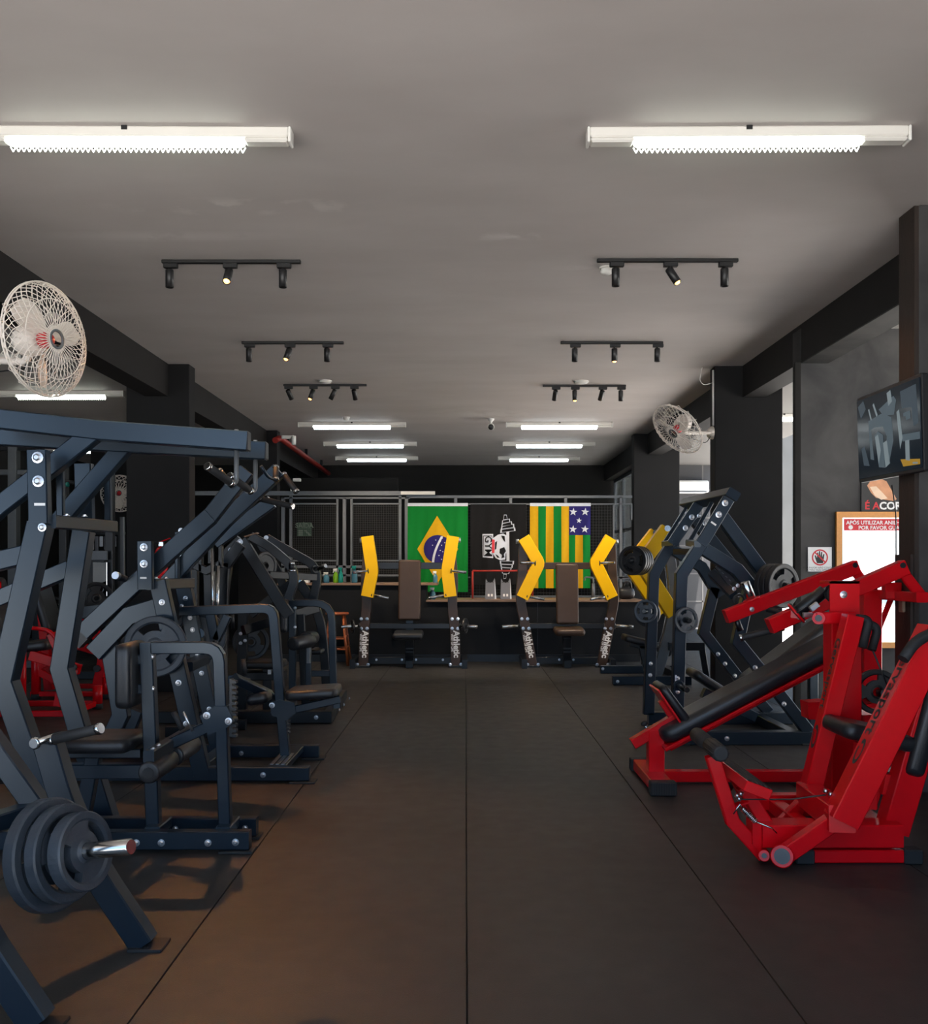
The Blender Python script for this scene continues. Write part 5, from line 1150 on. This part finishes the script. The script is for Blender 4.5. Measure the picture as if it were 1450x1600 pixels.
t = thing('hanging_flag', 'yellow and green striped flag with a blue starred corner on the grid', 'flag', at(874, 920, Yfl)); fn = folds(.15, .37, 2.9)
cl = cloth('cloth', 828, 922, 789, 919, fn, 'flag_yellow', t, res=(40, 16)); cloth('hem', 828, 923, 786, 791, fn, 'flag_white', cl, .002, res=(40, 2))
for u0, u1, v0 in ((841, 853, 791), (865, 877, 791), (889, 899, 835), (910.5, 922, 835)): cloth('green_stripe', u0, u1, v0, 919, fn, 'flag_green', cl, .004, res=(6, 14))
cloth('blue_canton', 889, 922.5, 791, 836, fn, 'flag_blue', cl, .006, res=(14, 8))
for (u, v, s) in ((895.5, 800, 6.5), (914, 800, 6.5), (904.5, 813.5, 4.5), (895, 827, 6.3), (913.5, 827, 6.3)): shape('star', star(u, v, s, .1), fn, 'flag_white', cl, .012)

# two yellow wide-grip benches
def yellow_bench(uc, label, kind, nfr):
    Y = 12.25; X = x(uc, Y); r = Rig('yellow_chest_press', label, 'gym machine', (uc, 1043, Y), 'yellow lever presses at the back', 'black_steel')
    q = lambda du, v, dy=0.0: at(uc + du, v, Y + dy)
    for s in (-1, 1):
        if kind == 0: leg = [(72, 1042), (71, 985), (66, 945), (69, 910), (64, 850)]; arm = [(68, 838), (59, 892), (64, 932)] if s > 0 else [(66, 838), (58, 892), (66, 932)]
        else: leg = [(54, 1040), (66, 975), (74, 935), (70, 900), (68, 850)]; arm = [(68, 840), (44, 880), (70, 934)]
        leg = [q(s*a, b, .08) for a, b in leg]
        lg = r.bar('curved_leg', leg, .10, .125, r=.28, mat='warm_lit_black_paint')
        l = r.bar('lever_arm', [q(s*a, b) for a, b in arm], .10, .16, r=.05, mat='yellow_paint')
        tp = pp(q(s*arm[0][0], arm[0][1])); obj('pivot_pin', MB().cyl(tp + Vector((s*.06, 0, -.05)), tp + Vector((s*.10, 0, -.05)), .03, 12), MAT['zinc'], l)
        e = pp(q(s*arm[1][0], arm[1][1])); r.horn(e + Vector((s*.05, -.03, 0)), e + Vector((s*.25, -.06, -.02 if kind == 0 else .01)), .020, parent=l)
        b = pp(q(s*arm[2][0], arm[2][1])); r.horn(b + Vector((-s*.06, -.02, .02)), b + Vector((-s*.29, -.06, -.02)), .018, parent=l, name='hand_grip')
        hb = q(s*(72 if kind == 0 else 68), 978); r.horn(hb + Vector((s*.05, 0, 0)), hb + Vector((s*.29, -.05, -.01)), .022)
        for v in (967, 982):
            k0 = 71 if kind == 0 else (66 if v < 975 else 64)
            r.bolts([q(s*(k0 - 4.5), v - 0, .026), q(s*(k0 + 4.5), v, .026)], .016)
        # foot and lettering
        f = leg[0]; obj('foot_plate', MB().box((f.x, f.y, .012), (.19, .18, .022), ch=.003), MAT['black_steel'], r.t); r.bolts([Vector((f.x - .07, f.y - .09, .04)), Vector((f.x + .07, f.y - .09, .04))], .016)
        r.bar('side_skid', [Vector((f.x + s*.12, Y - .15, .06)), Vector((f.x + s*.12, Y + .45, .06))], .07, .12, side=(1, 0, 0))
        a0, a1 = leg[0], leg[4] if kind == 0 else leg[3]
        p0, p1 = q(s*(72 if kind == 0 else 54), 1042, .029), q(s*(71 if kind == 0 else 66), 985 if kind == 0 else 975, .029); d = (p1 - p0).normalized(); side_ = Vector((0, -1, 0)).cross(-d)
        o = p0 + d*.30; ay = Vector((0, -1, 0)).cross(-d)
        obj('lettering', text_mb('Athletic', .112, o + ay*.014, -d, ay, 0, bold=.004), MAT['white_print'], lg); obj('lettering', text_mb('WAY OF LIFE', .040, o - ay*.042 + d*.02, -d, ay, 0, bold=.001), MAT['white_print'], lg)
    r.bar('upper_crossbar', [q(-62, 884, .12), q(62, 884, .12)], .08, .09, mat='warm_lit_black_paint' if kind else 'black_steel'); r.bar('lower_crossbar', [q(-66, 978, .12), q(66, 978, .12)], .08, .07)
    r.bar('base_crossbar', [q(-70, 1032, .2), q(70, 1032, .2)], .08, .09); r.bolts([q(-12, 1031, .155), q(10, 1031, .155), q(-52, 1031, .155), q(52, 1031, .155)], .012)
    r.pad('backrest', q(0, 922 if kind == 0 else 928), (1, 0, 0), nrm((0, .14, 1)), .292, .80, .09, .03, .02, 'warm_lit_leather')
    r.pad('seat', q(-2 if kind == 0 else 3, 992 if kind == 0 else 986, -.12), (1, 0, 0), (0, 1, .08), .39, .36, .085, .05, .03, 'black_leather' if kind == 0 else 'warm_lit_leather')
    r.bar('seat_stem', [q(0, 1034, .08), q(0, 996, .0)], .10, .11); r.bar('back_spine', [q(0, 985, .14), q(0, 885, .20)], .08, .10)
    for k in range(5): obj('height_step', MB().bx(X - .05, X + .05, Y - .025, Y - .012, .20 + k*.045, .215 + k*.045), MAT['black_plastic'], r.t)
    r.bar('long_base', [Vector((X, Y - .1, .05)), Vector((X, Y + .6, .05))], .09, .09, side=(1, 0, 0))
yellow_bench(640, 'yellow and black chest press standing before the green flag', 0, 0)
yellow_bench(886, 'yellow and black chest press standing before the striped flag', 1, 0)
G = 'weight plates on the yellow chest presses'
weight_plate(at(727, 978, 12.15), (1, -.35, 0), .10, .025, 'small dark weight plate beside the right lettered leg before the green flag', G, 'plate_black')
weight_plate(at(551, 979, 12.18), (-1, -.35, 0), .09, .025, 'small dark weight plate beside the left lettered leg near the stool', G, 'plate_black')

# things on the counter
def bottle(u, v, hpx, label, mat, cap, r_=.036, Y=13.12):
    b = at(u, v, Y); b.z = (zU if v < 925 else zL) + .001; h = hpx/F*Y; t = thing('spray_bottle', label, 'bottle', b, 'spray bottles on the counter')
    obj('body', MB().lathe(b, (0, 0, 1), [(r_*.9, 0), (r_, .008), (r_, h*.45), (r_*.8, h*.58), (r_*.36, h*.70), (r_*.36, h*.76)], 16), MAT[mat], t)
    tr = obj('trigger_head', MB().box(b + Vector((-.008, 0, h*.85)), (r_*1.5, r_*.7, h*.14), ch=.004), MAT[cap], t); obj('collar', MB().cyl(b + Vector((0, 0, h*.72)), b + Vector((0, 0, h*.79)), r_*.45, 12), MAT[cap], tr)
    obj('trigger', MB().box(b + Vector((-r_*.8, 0, h*.74)), (.010, .012, h*.16), Matrix.Rotation(.4, 3, 'Y')), MAT[cap], tr)
bottle(510, 910, 18, 'pale blue spray bottle, leftmost on the tall counter', 'spray_blue', 'white_plastic', .042)
bottle(524.5, 911, 24, 'bright green spray bottle on the tall counter', 'spray_green', 'white_plastic', .037)
bottle(532.5, 910, 26, 'teal spray bottle right beside the bright green one', 'spray_teal', 'spray_teal', .034)
bottle(554, 910, 29, 'large blue spray bottle with green head beside the yellow lever', 'spray_blue', 'spray_teal', .043)
bottle(680, 908, 20, 'clear blue spray bottle in front of the green flag', 'spray_blue', 'white_plastic', .034)
bottle(676, 940, 20, 'round blue spray bottle on the low counter by the green flag', 'spray_blue', 'white_plastic', .042)
bx_ = at(474, 905, 13.15); t = thing('tissue_box', 'white and blue paper box on the tall counter at left', 'box', (bx_.x, 13.15, zU))
obj('carton', MB().box((bx_.x, 13.15, zU + .040), (.17, .12, .078), ch=.003), MAT['white_print'], t); obj('blue_print', MB().bx(bx_.x - .08, bx_.x - .02, 13.087, 13.0898, zU + .005, zU + .045), MAT['paper_blue'], t)
p = at(446, 911, 13.1); t = thing('folded_cloth', 'small pale blue folded cloth at the left end of the counter', 'cloth', (p.x, 13.1, zU)); obj('fold', MB().box((p.x, 13.1, zU + .012), (.15, .12, .022), ch=.008), MAT['paper_blue'], t); obj('fold', MB().box((p.x + .02, 13.1, zU + .030), (.11, .10, .012), ch=.005), MAT['flag_white'], t)
for u, nm in ((766, 'left'), (790, 'right')):
    b = at(u, 937, 13.2); b.z = zL; t = thing('card_stand', 'grey notched card stand on the low counter, %s one of the pair' % nm, 'stand', b, 'grey card stands')
    def c_(du, v): p = at(u + du, v, 13.2); return p
    fr = obj('front_card', MB().prism([c_(-8, 936), c_(7, 936), c_(7, 903), c_(4, 909), c_(0, 911), c_(-4, 909), c_(-7, 904)], (0, .012, 0)), MAT['grey_card'], t); obj('slot', MB().prism([c_(-6, 909), c_(5, 909), c_(5, 910), c_(-6, 910)], (0, -.002, 0)), MAT['black_print'], fr)
    obj('side_card', MB().prism([c_(7, 936), c_(9.5, 936), c_(7.2, 905)], (0, .06, 0)), MAT['paper_blue' if False else 'flag_white'], t)
    for k in (-4, 1): obj('print', MB().prism([c_(k, 932), c_(k + 3, 932), c_(k + 3, 928), c_(k, 928)], (0, -.002, 0)), MAT['white_print'], fr)
t = thing('red_rack', 'thin dark red tube rack standing on the low counter', 'rack', at(776, 937, 13.4))
rk = at(738.5, 0, 13.4).x, at(832, 0, 13.4).x; zt_ = at(0, 892, 13.4).z
obj('top_tube', MB().cyl((rk[0], 13.4, zt_), (rk[1], 13.4, zt_), .014, 8), MAT['pipe_red'], t)
for q_ in rk: obj('leg', MB().cyl((q_, 13.4, zL), (q_, 13.4, zt_), .014, 8), MAT['pipe_red'], t)
t = thing('dark_bag', 'dark lumpy bag on the right end of the low counter', 'bag', at(978, 935, 13.2)); c = at(978, 930, 13.2)
obj('body', MB().pad((c.x, 13.2, zL + .085), (1, 0, 0), (0, 1, 0), (0, 0, 1), .24, .2, .165, .07, .06), MAT['black_plastic'], t); obj('handle', MB().rod(fillet([(c.x - .06, 13.15, zL + .14), (c.x - .03, 13.12, zL + .25), (c.x + .05, 13.12, zL + .25), (c.x + .07, 13.15, zL + .14)], .05), .012, 8), MAT['black_plastic'], t)
t = thing('tap', 'small metal tap standing behind the low counter at right', 'tap', at(925, 937, 13.5)); c = at(927, 925, 13.5)
obj('stem', MB().cyl((c.x, 13.5, zL), (c.x, 13.5, zL + .22), .03, 12, r2=.02), MAT['grey_steel'], t); obj('spout', MB().rod(fillet([(c.x, 13.5, zL + .2), (c.x, 13.5, zL + .30), (c.x - .12, 13.5, zL + .31), (c.x - .13, 13.5, zL + .26)], .04), .012, 8), MAT['grey_steel'], t)

def stool(X, Y, h, label):
    t = thing('bar_stool', label, 'stool', (X, Y, 0), 'wooden bar stools')
    obj('seat', MB().lathe((X, Y, h - .035), (0, 0, 1), [(.14, 0), (.16, .01), (.16, .028), (.145, .037)], 20), MAT['stool_wood'], t)
    for sx in (-1, 1):
        for sy in (-1, 1): obj('leg', MB().cyl((X + sx*.165, Y + sy*.165, 0), (X + sx*.085, Y + sy*.085, h - .03), .020, 10, r2=.017), MAT['stool_wood'], t)
    for z, k in ((.22, .145), (.36, .128)):
        for s in (-1, 1): obj('rung', MB().cyl((X - k, Y + s*k, z), (X + k, Y + s*k, z), .012, 8), MAT['stool_wood'], t); obj('rung', MB().cyl((X + s*k, Y - k, z + .03), (X + s*k, Y + k, z + .03), .012, 8), MAT['stool_wood'], t)
stool(x(527, 12.6), 12.6, .71, 'reddish wooden bar stool before the counter beside the left press')

# red fire extinguisher on the left column
c = at(252, 862, 9.82); t = thing('fire_extinguisher', 'red fire extinguisher with black hose on the big left column', 'extinguisher', (c.x, 9.82, c.z - .38))
obj('cylinder', MB().lathe((c.x, 9.82, c.z - .38), (0, 0, 1), [(.06, 0), (.07, .02), (.07, .36), (.045, .42), (.02, .44)], 18), MAT['red_paint'], t); obj('valve', MB().box((c.x, 9.82, c.z + .08), (.05, .04, .05), ch=.004), MAT['zinc'], t)
obj('lever', MB().bar([(c.x - .02, 9.82, c.z + .10), (c.x + .10, 9.80, c.z + .14)], .02, .012), MAT['red_paint'], t); obj('hose', MB().rod(fillet([(c.x - .02, 9.80, c.z + .09), (c.x - .12, 9.79, c.z + .10), (c.x - .15, 9.79, c.z - .05), (c.x - .10, 9.79, c.z - .22)], .08), .011, 8), MAT['black_plastic'], t)

# ================================================================== LEFT ROOM: red machines, racks
def red_machine(u, v, Y, s, label, flip=1):
    r = Rig('red_leg_machine', label, 'gym machine', (u, v, Y), 'red machines in the left room', 'red_paint'); b = at(u, v, Y); b.z = 0
    def w(dx, dz, dy=0.0): return b + Vector((dx*s*flip, dy, dz*s))
    r.bar('base_tube', [w(-.35, .05, -.3), w(.45, .05, -.3)], .05, .05); r.bar('base_tube', [w(-.35, .05, .3), w(.45, .05, .3)], .05, .05); r.bar('base_tube', [w(.40, .05, -.3), w(.40, .05, .3)], .05, .05, side=(1, 0, 0))
    for dx in (-.3, .42):
        for dy in (-.3, .3): obj('leg_post', MB().cyl(w(dx, .04, dy), w(dx, .22 if dx > 0 else .55, dy), .045, 12), MAT['red_paint'], r.t); obj('rubber_foot', MB().cyl(w(dx, .0, dy), w(dx, .05, dy), .05, 12, bev=.004), MAT['rubber'], r.t)
    r.bar('lever_arm', [w(.28, .10, -.2), w(.36, .45, -.2), w(.22, .75, -.2)], .06, .10, r=.15); r.bar('lever_arm', [w(.0, .55, -.15), w(.44, .42, -.15)], .06, .09); r.bar('diagonal_tube', [w(-.32, .30, -.3), w(.02, .12, -.3)], .05, .07); r.bar('diagonal_tube', [w(-.32, .30, -.3), w(-.05, .42, -.3)], .05, .06)
    r.rod('hand_rail', [w(.05, .80, -.25), w(.22, .78, -.25), w(.30, .66, -.25)], .018, 'red_paint', fil=.08); r.grip(w(-.08, .86, -.25), w(.05, .80, -.25), .02)
    r.pad('seat', w(-.05, .62), (1, 0, .1), (0, 1, 0), .42, .4, .09, .05, .03); r.pad('backrest', w(-.34*1, .95), nrm((-.3*flip, 0, 1)), (0, 1, 0), .6, .36, .09, .05, .03); r.bar('back_post', [w(-.30, .05), w(-.40, 1.2)], .07, .09)
    for p in ((.42, .45), (.30, .30)): obj('pivot_cap', MB().cyl(w(*p, -.27), w(*p, -.24), .035, 12), MAT['black_steel'], r.t)
red_machine(60, 1112, 8.45, 1.0, 'red leg machine in the left room, nearer the left picture edge'); red_machine(122, 1086, 9.7, 1.0, 'red leg machine in the left room, next to the navy bent leg')
# steel multi-station frame seen between the pulldown uprights
r = Rig('cable_tower', 'dark cable tower in the left room with a pale top plate', 'gym machine', (150, 1060, 11.0), mat='black_steel')
for u in (100, 200 - 28): r.bar('tower_post', [(u, 1062, 11.0), (u, 690, 11.0)], .09, .09)
r.bar('tower_post', [(193, 1060, 11.2), (191, 808, 11.2)], .05, .05, mat='grey_steel'); r.bar('tower_top', [(95, 692, 11.0), (180, 692, 11.0)], .09, .09); r.bar('tower_base', [Vector((x(96, 11), 11.0, .05)), Vector((x(196, 11), 11.0, .05))], .09, .09)
obj('weight_shroud', MB().box(at(147, 905, 10.95), (.30, .12, .62), ch=.01), MAT['black_plastic'], r.t); obj('pale_panel', MB().box(at(148, 868, 10.88), (.30, .02, .11), ch=.004), MAT['grey_steel'], r.t); obj('glare_panel', MB().box(at(156, 905, 10.885), (.17, .012, .40), ch=.004), MAT['mirror'], r.t)
r.rod('cross_handle', [(92, 752, 10.8), (128, 755, 10.8)], .022, 'rubber'); r.rod('cross_handle', [(148, 760, 10.8), (162, 745, 10.8)], .03, 'rubber')
for p in ((104, 757), (158, 750)): obj('green_collar', MB().cyl(at(*p, 10.77), at(p[0] + 3, p[1], 10.77), .03, 10), MAT['spray_teal'], r.t)
weight_plate((150, 935, 10.7), (.5, -.8, 0), .19, .05, 'dark weight plate leaning before the cable tower in the left room', 'loose plates in the left room', 'plate_black')
r = Rig('power_rack', 'grey steel rack frame at the left picture edge behind the pulldown arms', 'gym machine', (30, 1040, 12.2), mat='grey_steel')
for u in (22, 60): r.bar('rack_post', [(u, 1044, 12.2), (u, 695, 12.2)], .13, .11, mat='black_steel' if u == 60 else None)
r.bar('rack_beam', [(-40, 738, 12.2), (60, 738, 12.2)], .06, .07); r.bar('rack_beam', [(-40, 700, 12.2), (60, 700, 12.2)], .06, .07, mat='black_steel'); r.bar('rack_base', [Vector((x(-40, 12.2), 12.2, .05)), Vector((x(66, 12.2), 12.2, .05))], .1, .09)
# dumbbell rack far behind, under the cable tower opening
r = Rig('dumbbell_rack', 'low dark rack with a shiny bar in the left room', 'rack', (110, 1010, 13.0), mat='black_steel')
for v in (935, 965): r.bar('shelf', [(60, v, 13.0), (190, v, 13.0)], .35, .03)
for u in (66, 184): r.bar('rack_leg', [(u, 1033, 13.0), (u, 925, 13.0)], .06, .06)
r.rod('shiny_bar', [(78, 946, 12.7), (118, 948, 12.7)], .03, 'chrome')
t = thing('towel_shelf', 'dark shelf hung with pale patterned clothing in the left room', 'shelf', at(160, 860, 14.5)); obj('board', MB().box(at(158, 833, 14.5), (.7, .2, .04), ch=.004), MAT['black_steel'], t)
for k in range(7):
    u = 138 + k*7; h_ = .16 + .05*((k*37) % 3); c = at(u, 838, 14.42); obj('garment', MB().pad((c.x, 14.4, c.z - h_/2), (1, 0, 0), (0, 0, 1), (0, -1, 0), .052, h_, .03, .01, .008), MAT['flag_white' if k % 2 else 'grey_card'], t)
obj('shelf_leg', MB().box((at(126, 0, 14.5).x, 14.5, .92), (.04, .2, 1.84)), MAT['black_steel'], t); obj('shelf_leg', MB().box((at(190, 0, 14.5).x, 14.5, .92), (.04, .2, 1.84)), MAT['black_steel'], t)
